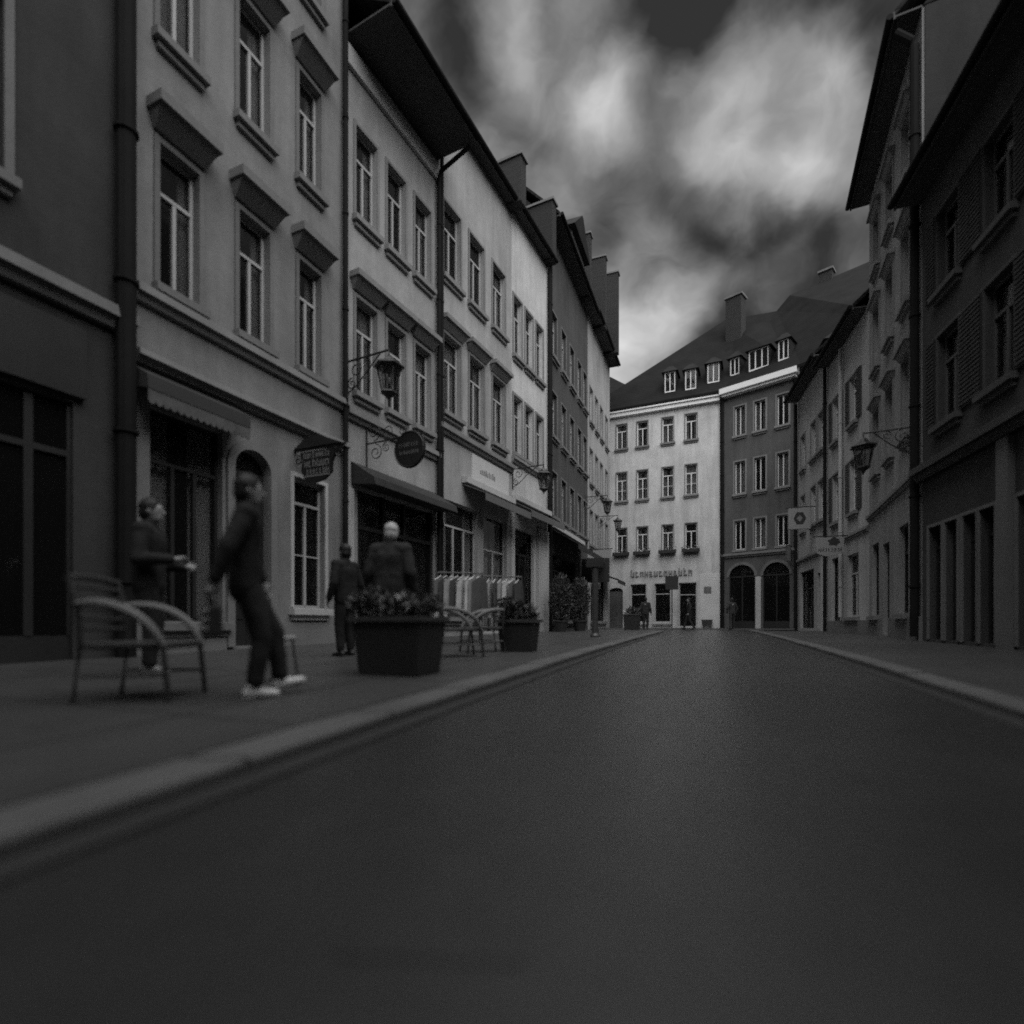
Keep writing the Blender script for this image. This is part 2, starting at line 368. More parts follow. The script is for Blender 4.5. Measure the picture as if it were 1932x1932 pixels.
def wall_mesh(Ln, z0, z1, depth, ops, m, reveal=.22):
    """front wall with real openings (u0,u1,za,zb,rise), plus side, back and top walls"""
    mb = MB()
    us = sorted({0, Ln, *[o[0] for o in ops], *[o[1] for o in ops]}); zs = sorted({z0, z1, *[o[2] for o in ops], *[o[3] for o in ops]})
    for ua, ub in zip(us[:-1], us[1:]):
        if ub - ua < 1e-5: continue
        start = None
        for za, zb in zip(zs[:-1], zs[1:]):
            um, zm = (ua + ub) / 2, (za + zb) / 2
            if not any(o[0] < um < o[1] and o[2] < zm < o[3] for o in ops):
                mb.quad((ua, 0, za), (ub, 0, za), (ub, 0, zb), (ua, 0, zb))
    for o in ops:
        a, b, c, d = o[:4]; ri = o[4] if len(o) > 4 else 0; r = reveal
        sp = d - ri
        mb.quad((a, 0, c), (a, r, c), (b, r, c), (b, 0, c))
        mb.quad((a, 0, c), (a, 0, sp), (a, r, sp), (a, r, c)); mb.quad((b, 0, c), (b, r, c), (b, r, sp), (b, 0, sp))
        if not ri: mb.quad((a, 0, d), (b, 0, d), (b, r, d), (a, r, d))
        else:
            N = 12; pts = []
            for i in range(N + 1):
                t = math.pi * i / N; pts.append(((a + b) / 2 - (b - a) / 2 * math.cos(t), sp + ri * math.sin(t)))
            for (p, q), (p2, q2) in zip(pts[:-1], pts[1:]):
                mb.quad((p, 0, q), (p2, 0, q2), (p2, 0, d), (p, 0, d))
                mb.quad((p, 0, q), (p, r, q), (p2, r, q2), (p2, 0, q2))
                mb.quad((p, r, q), (p, r, d), (p2, r, d), (p2, r, q2))
    mb.quad((0, depth, z0), (0, 0, z0), (0, 0, z1), (0, depth, z1)); mb.quad((Ln, 0, z0), (Ln, depth, z0), (Ln, depth, z1), (Ln, 0, z1))
    mb.quad((Ln, depth, z0), (0, depth, z0), (0, depth, z1), (Ln, depth, z1)); mb.quad((0, 0, z1), (Ln, 0, z1), (Ln, depth, z1), (0, depth, z1))
    return mb.mesh('wall', m)

CACHE = {}
def window(root, u0, u1, za, zb, sill=True, hood=None, frame=PAINTG, trim=TRIM, cols=2, transom=.68, rows=1, surround=.0, curtain=.8, box_=False, rise=0, shutters=None, reveal=.13):
    w, h = round(u1 - u0, 3), round(zb - za, 3)
    key = (w, h, cols, transom, rows, frame.name, rise)
    if key not in CACHE:
        f = .055; mb = MB(); y0, y1 = reveal, reveal + .06
        mb.box(0, f, y0, y1, 0, h); mb.box(w - f, w, y0, y1, 0, h); mb.box(f, w - f, y0, y1, 0, f); mb.box(f, w - f, y0, y1, h - f, h)
        zt = h * transom if transom else h - f
        if transom: mb.box(f, w - f, y0 - .015, y1, zt, zt + f * 1.1)
        cw = (w - 2 * f) / cols; panes = []
        for i in range(1, cols): mb.box(f + cw * i - f * .55, f + cw * i + f * .55, y0 - .01, y1, f, zt)
        for i in range(cols):
            a, b = f + cw * i + (f * .55 if i else 0), f + cw * (i + 1) - (f * .55 if i < cols - 1 else 0)
            rh = (zt - f) / rows
            for r in range(rows):
                c, d = f + rh * r, f + rh * (r + 1)
                if r: mb.box(a, b, y0 + .01, y1 - .01, c - .014, c + .014); c += .014
                if r < rows - 1: d -= .014
                panes.append((a, b, c, d))
            if transom: 
                pass
        if transom: panes.append((f, w - f, zt + f * 1.1, h - f))
        pm = []
        for a, b, c, d in panes:
            q = MB(); q.box(a, b, reveal + .03, reveal + .036, c, d); pm.append(q.mesh('pane', GLASS))
        CACHE[key] = (mb.mesh('window', frame), pm)
    fm, pm = CACHE[key]
    o = put('window', fm, root, (u0, 0, za))
    for p in pm: put('pane', p, o)
    if sill:
        k = ('sill', w, trim.name)
        if k not in CACHE:
            mb = MB(); mb.hexa([(-.12, -.16, -.15), (w + .12, -.16, -.15), (w + .12, reveal, -.15), (-.12, reveal, -.15)], [(-.12, -.16, -.025), (w + .12, -.16, -.025), (w + .12, reveal, -.001), (-.12, reveal, -.001)])
            mb.box(-.06, w + .06, -.08, -.001, -.26, -.152); CACHE[k] = mb.mesh('sill', trim)
        put('sill', CACHE[k], o)
    if surround:
        k = ('sur', w, h, trim.name, surround)
        if k not in CACHE:
            s_ = surround; mb = MB(); mb.box(-s_, -.002, -.035, .1, .001, h + s_); mb.box(w + .002, w + s_, -.035, .1, .001, h + s_); mb.box(-.002, w + .002, -.035, .1, h + .002, h + s_)
            CACHE[k] = mb.mesh('surround', trim)
        put('surround', CACHE[k], o)
    if hood:
        hh, hd, g = hood; k = ('hood', w, h, trim.name, hood)
        if k not in CACHE:
            mb = MB(); z = h + g; s_ = .2
            mb.box(-s_, w + s_, -hd, -.002, z + hh * .55, z + hh)
            mb.hexa([(-.1, -.06, z - .05), (w + .1, -.06, z - .05), (w + .1, -.002, z - .05), (-.1, -.002, z - .05)], [(-s_ + .03, -hd + .05, z + hh * .55 - .002), (w + s_ - .03, -hd + .05, z + hh * .55 - .002), (w + s_ - .03, -.002, z + hh * .55 - .002), (-s_ + .03, -.002, z + hh * .55 - .002)])
            CACHE[k] = mb.mesh('hood', trim)
        put('hood', CACHE[k], o)
    if curtain and random.random() < curtain:
        sd = random.choice((.26, .36, .46, .5)); v = random.randint(0, 2); k = ('cur', w, h, sd)
        if k not in CACHE:
            mb = MB(); N = 10
            for s0, s1 in ((.01, sd), (1 - sd, .99)):
                for i in range(N):
                    a, b = s0 + (s1 - s0) * i / N, s0 + (s1 - s0) * (i + 1) / N
                    ya, yb = reveal + .16 + .03 * math.sin(i * 1.9), reveal + .16 + .03 * math.sin((i + 1) * 1.9)
                    mb.quad((a * w, ya, .03), (b * w, yb, .03), (b * w, yb, h - .03), (a * w, ya, h - .03))
            CACHE[k] = mb.mesh('curtain', CURT)
        put('curtain', CACHE[k], o)
    if shutters:
        k = ('shut', w, h, shutters.name)
        if k not in CACHE:
            mb = MB(); sw = w * .5; mb.box(0, sw, -.05, -.004, 0, h); n = int(h / .09)
            for i in range(n): mb.hexa([(.04, -.075, .05 + i * .09), (sw - .04, -.075, .05 + i * .09), (sw - .04, -.051, .05 + i * .09), (.04, -.051, .05 + i * .09)], [(.04, -.06, .11 + i * .09), (sw - .04, -.06, .11 + i * .09), (sw - .04, -.051, .11 + i * .09), (.04, -.051, .11 + i * .09)])
            CACHE[k] = mb.mesh('shutter', shutters)
        put('shutter', CACHE[k], o, (-w * .5 - .03, 0, 0)); put('shutter', CACHE[k], o, (w + .03, 0, 0))
    return o
def ledge(root, Ln, za, zb, out, m, name='string_course', u0=0, u1=None):
    mb = MB(); u1 = Ln if u1 is None else u1; h = zb - za
    mb.hexa([(u0, -out * .45, za), (u1, -out * .45, za), (u1, -.001, za), (u0, -.001, za)], [(u0, -out * .7, za + h * .45), (u1, -out * .7, za + h * .45), (u1, -.001, za + h * .45), (u0, -.001, za + h * .45)])
    mb.hexa([(u0, -out, za + h * .46), (u1, -out, za + h * .46), (u1, -.001, za + h * .46), (u0, -.001, za + h * .46)], [(u0, -out * .9, zb), (u1, -out * .9, zb), (u1, -.001, zb), (u0, -.001, zb)])
    return mb.build(name, m, root)
def drainpipe(root, u, z0, z1, r=.055, m=ZINC, v=.12, kick=None):
    mb = MB(); pts = [(u, -v, z0), (u, -v, z1 - .5 if kick else z1)]
    if kick: pts += [(u, -v - .05, z1 - .35), (u, -kick, z1)]
    mb.tube(pts, r, 10)
    z = z0 + 1.2
    while z < z1 - 1: mb.tube([(u, -v, z), (u, -v, z + .05)], r * 1.25, 10); z += 2.2
    return mb.build('drainpipe', m, root, smooth=False)
def roof(root, Ln, z, depth, rise, over, m=ROOFM, soff=SOFFIT, fas=SOFFIT, th=.14, gut=True, ends=.0, u0=0):
    mb = MB(); sl = rise / (depth / 2 + over); a0, a1 = u0 - ends, Ln + ends
    yo, ym, yb = -over, depth / 2, depth + over
    mb.hexa([(a0, yo, z), (a1, yo, z), (a1, ym, z + rise), (a0, ym, z + rise)], [(a0, yo, z + th), (a1, yo, z + th), (a1, ym, z + rise + th), (a0, ym, z + rise + th)])
    mb.hexa([(a0, ym, z + rise), (a1, ym, z + rise), (a1, yb, z), (a0, yb, z)], [(a0, ym, z + rise + th), (a1, ym, z + rise + th), (a1, yb, z + th), (a0, yb, z + th)])
    mb.hexa([(a0 + .01, .01, z - .01), (a1 - .01, .01, z - .01), (a1 - .01, depth - .01, z - .01), (a0 + .01, depth - .01, z - .01)], [(a0 + .01, ym - .05, z + rise - .05), (a1 - .01, ym - .05, z + rise - .05), (a1 - .01, ym + .05, z + rise - .05), (a0 + .01, ym + .05, z + rise - .05)])
    r = mb.build('roof', m, root)
    s_ = MB(); s_.box(a0 + .004, a1 - .004, -over + .02, -.003, z - .05, z - .004); s_.build('soffit', soff, r)
    f = MB(); f.box(a0, a1, -over - .03, -over + .018, z - .09, z + .1); f.build('fascia', fas, r)
    if gut:
        g_ = MB(); g_.tube([(a0, -over - .1, z + .02), (a1, -over - .1, z + .02)], .075, 10); g_.build('gutter', ZINC, r)
    return r
def chimney(root, u, y, z0, w, d, h, m=BRICK, cap=True):
    mb = MB(); mb.box(u - w / 2, u + w / 2, y - d / 2, y + d / 2, z0, z0 + h); o = mb.build('chimney', m, root)
    if cap:
        c = MB(); c.box(u - w / 2 - .09, u + w / 2 + .09, y - d / 2 - .09, y + d / 2 + .09, z0 + h + .002, z0 + h + .14); c.build('chimney_cap', TRIMD, o)
    return o
def firewall(root, u, th, ya, yb, z0, z1, m=BRICK):
    mb = MB(); mb.box(u - th / 2, u + th / 2, ya, yb, z0, z1); o = mb.build('firewall', m, root)
    c_ = MB(); c_.box(u - th / 2 - .06, u + th / 2 + .06, ya - .07, yb + .07, z1 + .002, z1 + .1); c_.build('coping', TRIMD, o)
    return o
def new_building(name, label, F):
    return thing(name, label, 'house', (F.L.x, F.L.y, 0), F.rz)
def dormer(root, u, y, z, w, h, d, rise=.5, cols=2, fm=PAINTW):
    mb = MB(); t = .08
    mb.box(u - w / 2 - t, u - w / 2, y, y + d, z, z + h); mb.box(u + w / 2, u + w / 2 + t, y, y + d, z, z + h)
    mb.box(u - w / 2, u + w / 2, y + .25, y + d, z, z + h)
    o = mb.build('dormer', ROOFM, root)
    r_ = MB(); a, b = u - w / 2 - .2, u + w / 2 + .2
    r_.hexa([(a, y - .15, z + h), (b, y - .15, z + h), (b, y + d, z + h), (a, y + d, z + h)], [(u - .12, y + .35, z + h + rise), (u + .12, y + .35, z + h + rise), (u + .12, y + d, z + h + rise), (u - .12, y + d, z + h + rise)])
    r_.build('dormer_roof', ROOFM, o)
    f = MB(); k = .06
    f.box(u - w / 2, u - w / 2 + k, y + .02, y + .1, z, z + h - .003); f.box(u + w / 2 - k, u + w / 2, y + .02, y + .1, z, z + h - .003)
    f.box(u - w / 2 + k, u + w / 2 - k, y + .02, y + .1, z, z + k * 1.6); f.box(u - w / 2 + k, u + w / 2 - k, y + .02, y + .1, z + h - k, z + h - .003)
    for i in range(1, cols): x = u - w / 2 + w * i / cols; f.box(x - .03, x + .03, y + .02, y + .1, z + k * 1.6, z + h - k)
    f.build('window_frame', fm, o)
    g_ = MB(); g_.box(u - w / 2 + k, u + w / 2 - k, y + .055, y + .06, z + k, z + h - k); g_.build('pane', GLASS, o)
    return o
def dim(F, pxs): return [(F.u(a), F.u(b)) for a, b in pxs]

# ---- facade lines (plan positions in metres; the camera stands at the origin)
A_ = Fac((-12.18, -7.0), (-5.74, 7.98)); B_ = Fac((-5.73, 8.0), (-3.89, 12.3))
C_ = Fac((-3.885, 12.31), (-2.21, 15.66)); D_ = Fac((-2.205, 15.67), (-.02, 20.04)); E_ = Fac((-.015, 20.05), (1.555, 23.19))
Fb = Fac((1.56, 23.2), (4.35, 30.5)); Gb = Fac((4.355, 30.51), (6.8, 36.9))
H_ = Fac((5.35, 38.65), (13.79, 34.805)); I_ = Fac((13.805, 34.795), (17.06, 31.65))
J1 = Fac((15.27, 28.3), (13.865, 23.22)); J2 = Fac((13.86, 23.2), (12.63, 18.74)); K_ = Fac((12.62, 18.72), (9.886, 12.78)); L_ = Fac((9.88, 12.76), (4.43, -7.0))

# ---------- A: dark plain house at the left edge
F = A_; a = new_building('plain_house', 'dark grey rendered house at the left edge above an unlit shopfront', F)
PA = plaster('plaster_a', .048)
sh = (F.u(-260), F.u(138)); up = [(F.u(-125), F.u(6))]
ops = [(sh[0], sh[1], F.g(8) + .12, 3.75), (up[0][0], up[0][1], 6.3, 8.6), (up[0][0], up[0][1], 10.3, 12.6), (4.2, 5.4, 6.3, 8.6), (4.2, 5.4, 10.3, 12.6), (1.2, 2.4, 6.3, 8.6), (1.2, 2.4, 10.3, 12.6)]
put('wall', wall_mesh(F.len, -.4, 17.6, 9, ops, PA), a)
for o in ops[1:]: window(a, *o[:4], trim=TRIMD, surround=.1, frame=PAINTG)
ledge(a, F.len, 5.0, 5.3, .22, TRIMD)
mb = MB(); mb.box(sh[0] - .1, sh[1] + .12, -.09, -.002, 3.82, 4.78); mb.build('shop_fascia', WOODD, a)
sf = MB(); w0, w1 = sh; n = 4
sf.box(w0, w1, .06, .14, .12, .55)
for i in range(n + 1): x = w0 + (w1 - w0) * i / n; sf.box(max(w0, x - .05), min(w1, x + .05), .05, .15, .552, 3.7)
sf.box(w0, w1, .051, .149, 3.0, 3.08); sfo = sf.build('shopfront', WOODD, a)
for i in range(n):
    q = MB(); q.box(w0 + (w1 - w0) * i / n + .06, w0 + (w1 - w0) * (i + 1) / n - .06, .09, .1, .56, 3.74); q.build('pane', GLASS, sfo)
drainpipe(a, F.len - .16, .1, 17.4, .13, v=.16)
roof(a, F.len, 17.6, 9, 4, .7, ends=-.02)

# ---------- B: house with hooded windows
F = B_; b = new_building('hooded_window_house', 'grey rendered house with heavy window hoods and an ornate hanging sign', F)
PB = plaster('plaster_b', .21)
cw = [(F.u(300), F.u(374)), (F.u(450), F.u(507)), (F.u(563), F.u(604))]
rows = [(6.05, 8.3), (10.02, 12.25), (14.0, 16.1)]
ops = [(x0, x1, z0, z1) for x0, x1 in cw for z0, z1 in rows]
shop = (F.u(283), F.u(420), .75, 4.1); door = (F.u(441), F.u(507), F.g(2) + .1, 3.95, .36); sw = (F.u(553), F.u(612), 1.05, 3.75)
put('wall', wall_mesh(F.len, -.3, 17.8, 9, ops + [shop, door, sw], PB), b)
for o in ops: window(b, *o, hood=(.36, .36, .2), surround=.09, trim=TRIMD, frame=PAINTG, curtain=.9)
ledge(b, F.len, 5.62, 5.86, .18, TRIM); ledge(b, F.len, 4.68, 4.86, .2, TRIM)
window(b, *shop, sill=True, cols=3, transom=.75, frame=WOODD, trim=TRIMD, curtain=1)
window(b, *sw, sill=True, cols=2, transom=.8, rows=2, frame=PAINTG, trim=TRIML, curtain=0, surround=.08)
mb = MB(); mb.box(door[0], door[1], .14, .2, door[2], door[3] - .37); mb.box((door[0] + door[1]) / 2 - .01, (door[0] + door[1]) / 2 + .01, .13, .14, door[2], 2.9)
for x in (.25, .75):
    for z in (.5, 1.6): mb.box(door[0] + (door[1] - door[0]) * x - .11, door[0] + (door[1] - door[0]) * x + .11, .125, .139, door[2] + z, door[2] + z + .8)
dr = mb.build('door', WOODD, b); h_ = MB(); h_.tube([(door[0] + .42, .09, 1.25), (door[0] + .42, .09, 1.42)], .015); h_.build('door_handle', IRONG, dr)
q = MB(); q.box(door[0], door[1], .16, .17, door[3] - .36, door[3]); q.build('fanlight', GLASS, b)
mb = MB(); N = 14; um = (door[0] + door[1]) / 2; rw = (door[1] - door[0]) / 2; sp = door[3] - .36
arc = lambda rr, ri, t: (um - rr * math.cos(t), sp + ri * math.sin(t))
for i in range(N):
    t0, t1 = math.pi * i / N, math.pi * (i + 1) / N
    p = [arc(rw + .01, .37, t0), arc(rw + .01, .37, t1), arc(rw + .16, .54, t1), arc(rw + .16, .54, t0)]
    mb.hexa([(x, -.002, z) for x, z in p], [(x, -.06, z) for x, z in p])
for s_ in (-1, 1): mb.box(um + s_ * (rw + .01), um + s_ * (rw + .16), -.06, -.002, door[2], sp - .003)
mb.build('door_surround', TRIM, b)
for x0, x1 in ((0.02, door[0] - .18), (door[1] + .18, F.len - .02)): mb = MB(); mb.box(x0, x1, -.05, -.002, -.3, .74); mb.build('plinth', TRIM, b)
# retracted awning with scalloped valance
x0, x1 = F.u(268, .3), F.u(462, .3)
mb = MB(); mb.hexa([(x0, -.45, 4.18), (x1, -.45, 4.18), (x1, -.003, 4.30), (x0, -.003, 4.30)], [(x0, -.42, 4.40), (x1, -.42, 4.40), (x1, -.003, 4.64), (x0, -.003, 4.64)])
aw = mb.build('awning_case', CLOTHD, b)
mb = MB(); n = 16; dx = (x1 - x0) / n
for i in range(n):
    c = x0 + dx * (i + .5); pts = [(c - dx / 2, 4.175)] + [(c - dx / 2 * math.cos(t), 4.03 - .07 * math.sin(t)) for t in [math.pi * k / 6 for k in range(7)]] + [(c + dx / 2, 4.175)]
    mb.hexa([(x, -.43, z) for x, z in pts], [(x, -.442, z) for x, z in pts])
mb.build('valance', mat('valance_cloth', .09, .9, noise=.3, nscale=20), aw)
drainpipe(b, F.len - .1, .1, 17.5, .06)
roof(b, F.len, 17.8, 9, 4, .6, ends=-.02)

# ---------- C: house with the deep dark eaves
F = C_; c = new_building('deep_eaves_house', 'grey house under deep dark eaves beside the round black sign', F)
PC = plaster('plaster_c', .31)
uc = [.72, 1.86, 3.02]; ww = .74
rows = [(6.25, 8.5), (10.42, 12.6)]
ops = [(x - ww / 2, x + ww / 2, z0, z1) for x in uc for z0, z1 in rows]
shop = (.42, 3.55, F.g(1) + .1, 3.95)
put('wall', wall_mesh(F.len, -.2, 14.45, 9, ops + [shop], PC), c)
for o in ops: window(c, *o, hood=(.3, .3, .2) if o[2] < 9 else None, surround=.08, trim=TRIM, frame=PAINTG)
ledge(c, F.len, 5.5, 5.74, .16, TRIM)
mb = MB(); mb.box(0.01, F.len - .01, -.1, -.002, 13.75, 14.2); mb.build('frieze', TRIML, c)
sf = MB(); w0, w1 = shop[0], shop[1]
sf.box(w0, w1, .05, .14, .2, .6)
for x in (w0 + .05, w0 + 1.0, w0 + 1.85, w1 - .05): sf.box(x - .05, x + .05, .04, .15, .602, 3.94)
sf.box(w0, w1, .041, .149, 3.0, 3.1); sfo = sf.build('shopfront', WOODD, c)
for x0, x1 in ((w0 + .1, w0 + .95), (w0 + 1.05, w0 + 1.8), (w0 + 1.9, w1 - .1)):
    q = MB(); q.box(x0, x1, .09, .1, .61, 2.99); q.build('pane', GLASS, sfo); q = MB(); q.box(x0, x1, .09, .1, 3.11, 3.93); q.build('pane', GLASS, sfo)
mb = MB(); mb.hexa([(.2, -.75, 3.92), (3.7, -.75, 3.92), (3.7, -.003, 4.02), (.2, -.003, 4.02)], [(.2, -.7, 4.1), (3.7, -.7, 4.1), (3.7, -.003, 4.55), (.2, -.003, 4.55)]); mb.build('shop_canopy', CLOTHD, c)
roof(c, F.len, 14.45, 9, 3.6, 1.35, ends=.0)
drainpipe(c, F.len - .08, .2, 14.3, .06, kick=1.2)
mb = MB(); mb.box(.03, .26, -.05, -.002, .2, 3.9); mb.build('pilaster', TRIML, c)

# ---------- D: grey house with white sign board
F = D_; d = new_building('grey_shop_house', 'grey house with a white shop board and clothes racks outside', F)
PD = plaster('plaster_d', .33)
uc = [.78, 2.28, 3.85]; ww = .95
rows = [(7.15, 9.5), (11.25, 13.5)]
ops = [(x - ww / 2, x + ww / 2, z0, z1) for x in uc for z0, z1 in rows]
s1, s2 = (.35, 2.35, .95, 4.5), (2.75, 4.5, F.g(3) + .1, 4.5)
put('wall', wall_mesh(F.len, -.1, 16.3, 9, ops + [s1, s2], PD), d)
for o in ops: window(d, *o, hood=(.28, .28, .15) if o[2] < 9 else None, surround=.08, trim=TRIM, frame=PAINTG)
window(d, *s1, cols=3, transom=.78, frame=PAINTG, trim=TRIM, curtain=1); window(d, *s2, cols=2, transom=.7, frame=PAINTG, sill=False, curtain=1)
ledge(d, F.len, 6.42, 6.68, .18, TRIMD)
mb = MB(); mb.box(F.u(888), F.u(957), -.07, -.002, 5.42, 6.3); sb = mb.build('shop_board', mat('board_white', .5, .6, noise=.1), d)
mb = MB(); bx0 = F.u(888) + .5; bmat = mat('board_print', .18, .6)
for i in range(9): mb.box(bx0 + i * .12, bx0 + i * .12 + random.uniform(.05, .1), -.074, -.071, 5.75, 5.75 + random.uniform(.1, .22))
mb.build('lettering', bmat, sb)
def awning(root, x0, x1, zt, zb, out, m, case=True):
    mb = MB(); mb.hexa([(x0, -out, zb), (x1, -out, zb), (x1, -.01, zt - .03), (x0, -.01, zt - .03)], [(x0, -out, zb + .03), (x1, -out, zb + .03), (x1, -.01, zt), (x0, -.01, zt)])
    mb.box(x0, x1, -out - .02, -out - .002, zb - .22, zb + .02); o = mb.build('awning', m, root)
    cs = MB(); cs.box(x0 - .04, x1 + .04, -.22, -.012, zt + .01, zt + .2); cs.build('awning_case', TRIML, o)
    return o
awning(d, F.u(872), F.len - .1, 5.2, 4.8, .85, CLOTHM)
roof(d, F.len, 16.3, 9, 4.2, .35, ends=.0, th=.12)
firewall(d, F.len - .25, .45, -.62, 1.2, 16.2, 17.85)
drainpipe(d, .06, .2, 16.1, .055)

# ---------- E: paler narrow house
F = E_; e = new_building('pale_narrow_house', 'narrow pale house with plain tall windows beside the dark house', F)
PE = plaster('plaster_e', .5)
uc = [.5, 1.55, 2.6]; ww = .72
rows = [(7.25, 9.45), (11.0, 13.25)]
ops = [(x - ww / 2, x + ww / 2, z0, z1) for x in uc for z0, z1 in rows]
s1 = (.3, 2.05, F.g(1) + .1, 4.4)
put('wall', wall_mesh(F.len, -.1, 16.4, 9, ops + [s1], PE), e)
for o in ops: window(e, *o, surround=.1, trim=TRIM, frame=PAINTG)
window(e, *s1, cols=3, transom=.75, frame=WOODD, sill=False, curtain=0)
ledge(e, F.len, 6.85, 7.1, .16, TRIM)
awning(e, .05, F.len - .05, 5.4, 4.95, .8, CLOTHM)
mb = MB(); mb.box(2.3, F.len - .04, -.12, -.002, .2, 4.7); mb.build('pilaster', TRIML, e)
roof(e, F.len, 16.4, 9, 4.4, .35, th=.12)
firewall(e, F.len - .25, .45, -.42, 1.3, 16.3, 18.8); drainpipe(e, F.len - .06, .3, 16.2, .055)

# ---------- F: dark house, G: far left house
F = Fb; f = new_building('dark_shingled_house', 'dark narrow-windowed house behind the two tall shrubs', F)
PF = plaster('plaster_f', .075)
uc = [1.0, 2.6, 4.2, 5.8, 7.1]; ww = .85; rows = [(5.6, 7.6), (9.2, 11.2), (12.8, 14.8)]
ops = [(x - ww / 2, x + ww / 2, z0, z1) for x in uc for z0, z1 in rows]; s1 = (.6, 5.0, .9, 3.9)
put('wall', wall_mesh(F.len, 0, 18.5, 9, ops + [s1], PF), f)
for o in ops: window(f, *o, surround=.08, trim=TRIMD, frame=PAINTG)
window(f, *s1, cols=5, transom=.75, frame=WOODD, trim=TRIMD, curtain=0)
awning(f, .3, 6.2, 5.0, 4.2, 1.3, CLOTHD)
mb = MB(); mb.box(6.4, 6.52, -1.5, -.01, 3.0, 4.3); mb.build('hanging_panel', CLOTHD, f)
roof(f, F.len, 18.5, 9, 5, .55, th=.14); drainpipe(f, .1, .3, 18.3, .07)

dg = MB(); dg.hexa([(2.4, -.45, 18.7), (5.0, -.45, 18.7), (5.0, 3.5, 18.7), (2.4, 3.5, 18.7)], [(2.4, -.45, 19.6), (5.0, -.45, 19.6), (5.0, 3.5, 19.6), (2.4, 3.5, 19.6)])
dgo = dg.build('dormer', PF, f)
dg = MB(); dg.hexa([(2.1, -.7, 19.602), (5.3, -.7, 19.602), (5.3, 3.6, 19.602), (2.1, 3.6, 19.602)], [(3.6, -.7, 21.0), (3.8, -.7, 21.0), (3.8, 3.6, 21.0), (3.6, 3.6, 21.0)]); dg.build('dormer_roof', ROOFM, dgo)
firewall(f, 6.2, .45, -.55, 1.5, 18.4, 21.8)
F = Gb; gg = new_building('far_left_house', 'pale house closing the left row where the street ends', F)
PG = plaster('plaster_g', .33)
ops = [(x - .4, x + .4, z0, z1) for x in (.9, 2.4, 3.9, 5.6) for z0, z1 in ((5.4, 7.4), (9.0, 11.0), (12.6, 14.6))]; s1 = (.8, 5.2, .9, 3.6)
put('wall', wall_mesh(F.len, 0, 18.6, 8, ops + [s1], PG), gg)
for o in ops: window(gg, *o, surround=.08, trim=TRIMD, frame=PAINTW)
window(gg, *s1, cols=5, transom=.75, frame=WOODD, curtain=0)
awning(gg, 3.0, 6.0, 3.95, 3.5, 1.2, CLOTHD)
roof(gg, F.len, 18.6, 8, 4.6, .6, th=.14); firewall(gg, 1.6, .45, -.75, 1.5, 18.4, 22.6); firewall(gg, 4.8, .45, -.95, 1.5, 18.4, 23.6)

# ---------- H: pale house closing the street
F = H_; h = new_building('pale_end_house', 'bright pale house with four window columns closing the street', F)
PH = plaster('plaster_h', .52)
cols_ = [1173, 1212, 1260, 1304]; ucs = [F.u(p) for p in cols_]; ww = .74
rows = [(5.65, 7.5), (9.45, 11.45), (13.15, 14.85)]
ops = [(x - ww / 2, x + ww / 2, z0, z1) for x in ucs for z0, z1 in rows]
hd = (F.u(1149), F.u(1175), .2, 3.3, .25); hs = [(F.u(1190), F.u(1219), .85, 3.5), (F.u(1235), F.u(1265), .85, 3.5), (F.u(1281), F.u(1314), F.g(5) + .12, 3.5)]
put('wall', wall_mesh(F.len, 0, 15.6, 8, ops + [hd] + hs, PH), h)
for i, o in enumerate(ops):
    w_ = window(h, *o, surround=.06, trim=TRIMD if o[2] > 13 else TRIM, frame=PAINTW, cols=2, rows=2 if 9 < o[2] < 12 else 1, transom=.7, curtain=.85)
    if o[2] < 6:      # flower boxes under the first-floor windows
        m_ = MB(); m_.box(-.2, ww + .2, -.42, -.17, -.12, .1); fb = m_.build('flower_box', CLOTHD, w_)
        m_ = MB()
        for k in range(60):
            x, y, z = random.uniform(-.22, ww + .22), random.uniform(-.46, -.14), random.uniform(.06, .3); r_ = .05
            a1 = Vector((random.uniform(-1, 1), random.uniform(-1, 1), random.uniform(-1, 1))).normalized(); a2 = a1.orthogonal().normalized()
            p = Vector((x, y, z)); m_.mi = 1 if random.random() < .3 else 0
            m_.quad(p - a1 * r_, p - a2 * r_ * .7, p + a1 * r_, p + a2 * r_ * .7)
        m_.build('flowers', [mat('leaf_dark', .045, .6, noise=.3), mat('petal_pale', .5, .7)], w_)
mb = MB(); mb.box(hd[0], hd[1], .15, .2, .2, 3.05); mb.box((hd[0] + hd[1]) / 2 - .012, (hd[0] + hd[1]) / 2 + .012, .14, .15, .45, 3.0); dr = mb.build('door', mat('door_grey', .09, .6, noise=.2), h)
m_ = MB(); m_.tube([((hd[0] + hd[1]) / 2 + .07, .11, 1.4), ((hd[0] + hd[1]) / 2 + .07, .11, 1.55)], .015); m_.build('door_handle', IRONG, dr)
q = MB(); q.box(hd[0], hd[1], .16, .165, 3.052, 3.3); q.build('fanlight', GLASS, h)
for s_ in hs: window(h, *s_, cols=1 if s_[2] > .5 else 2, transom=.72, frame=PAINTG, sill=s_[2] > .5, trim=TRIML, surround=.08, curtain=0)
m_ = MB(); m_.box(.02, F.len - .02, -.3, -.002, 15.35, 15.6); m_.box(.02, F.len - .02, -.42, -.002, 15.602, 15.85); m_.build('cornice', WHITE, h)
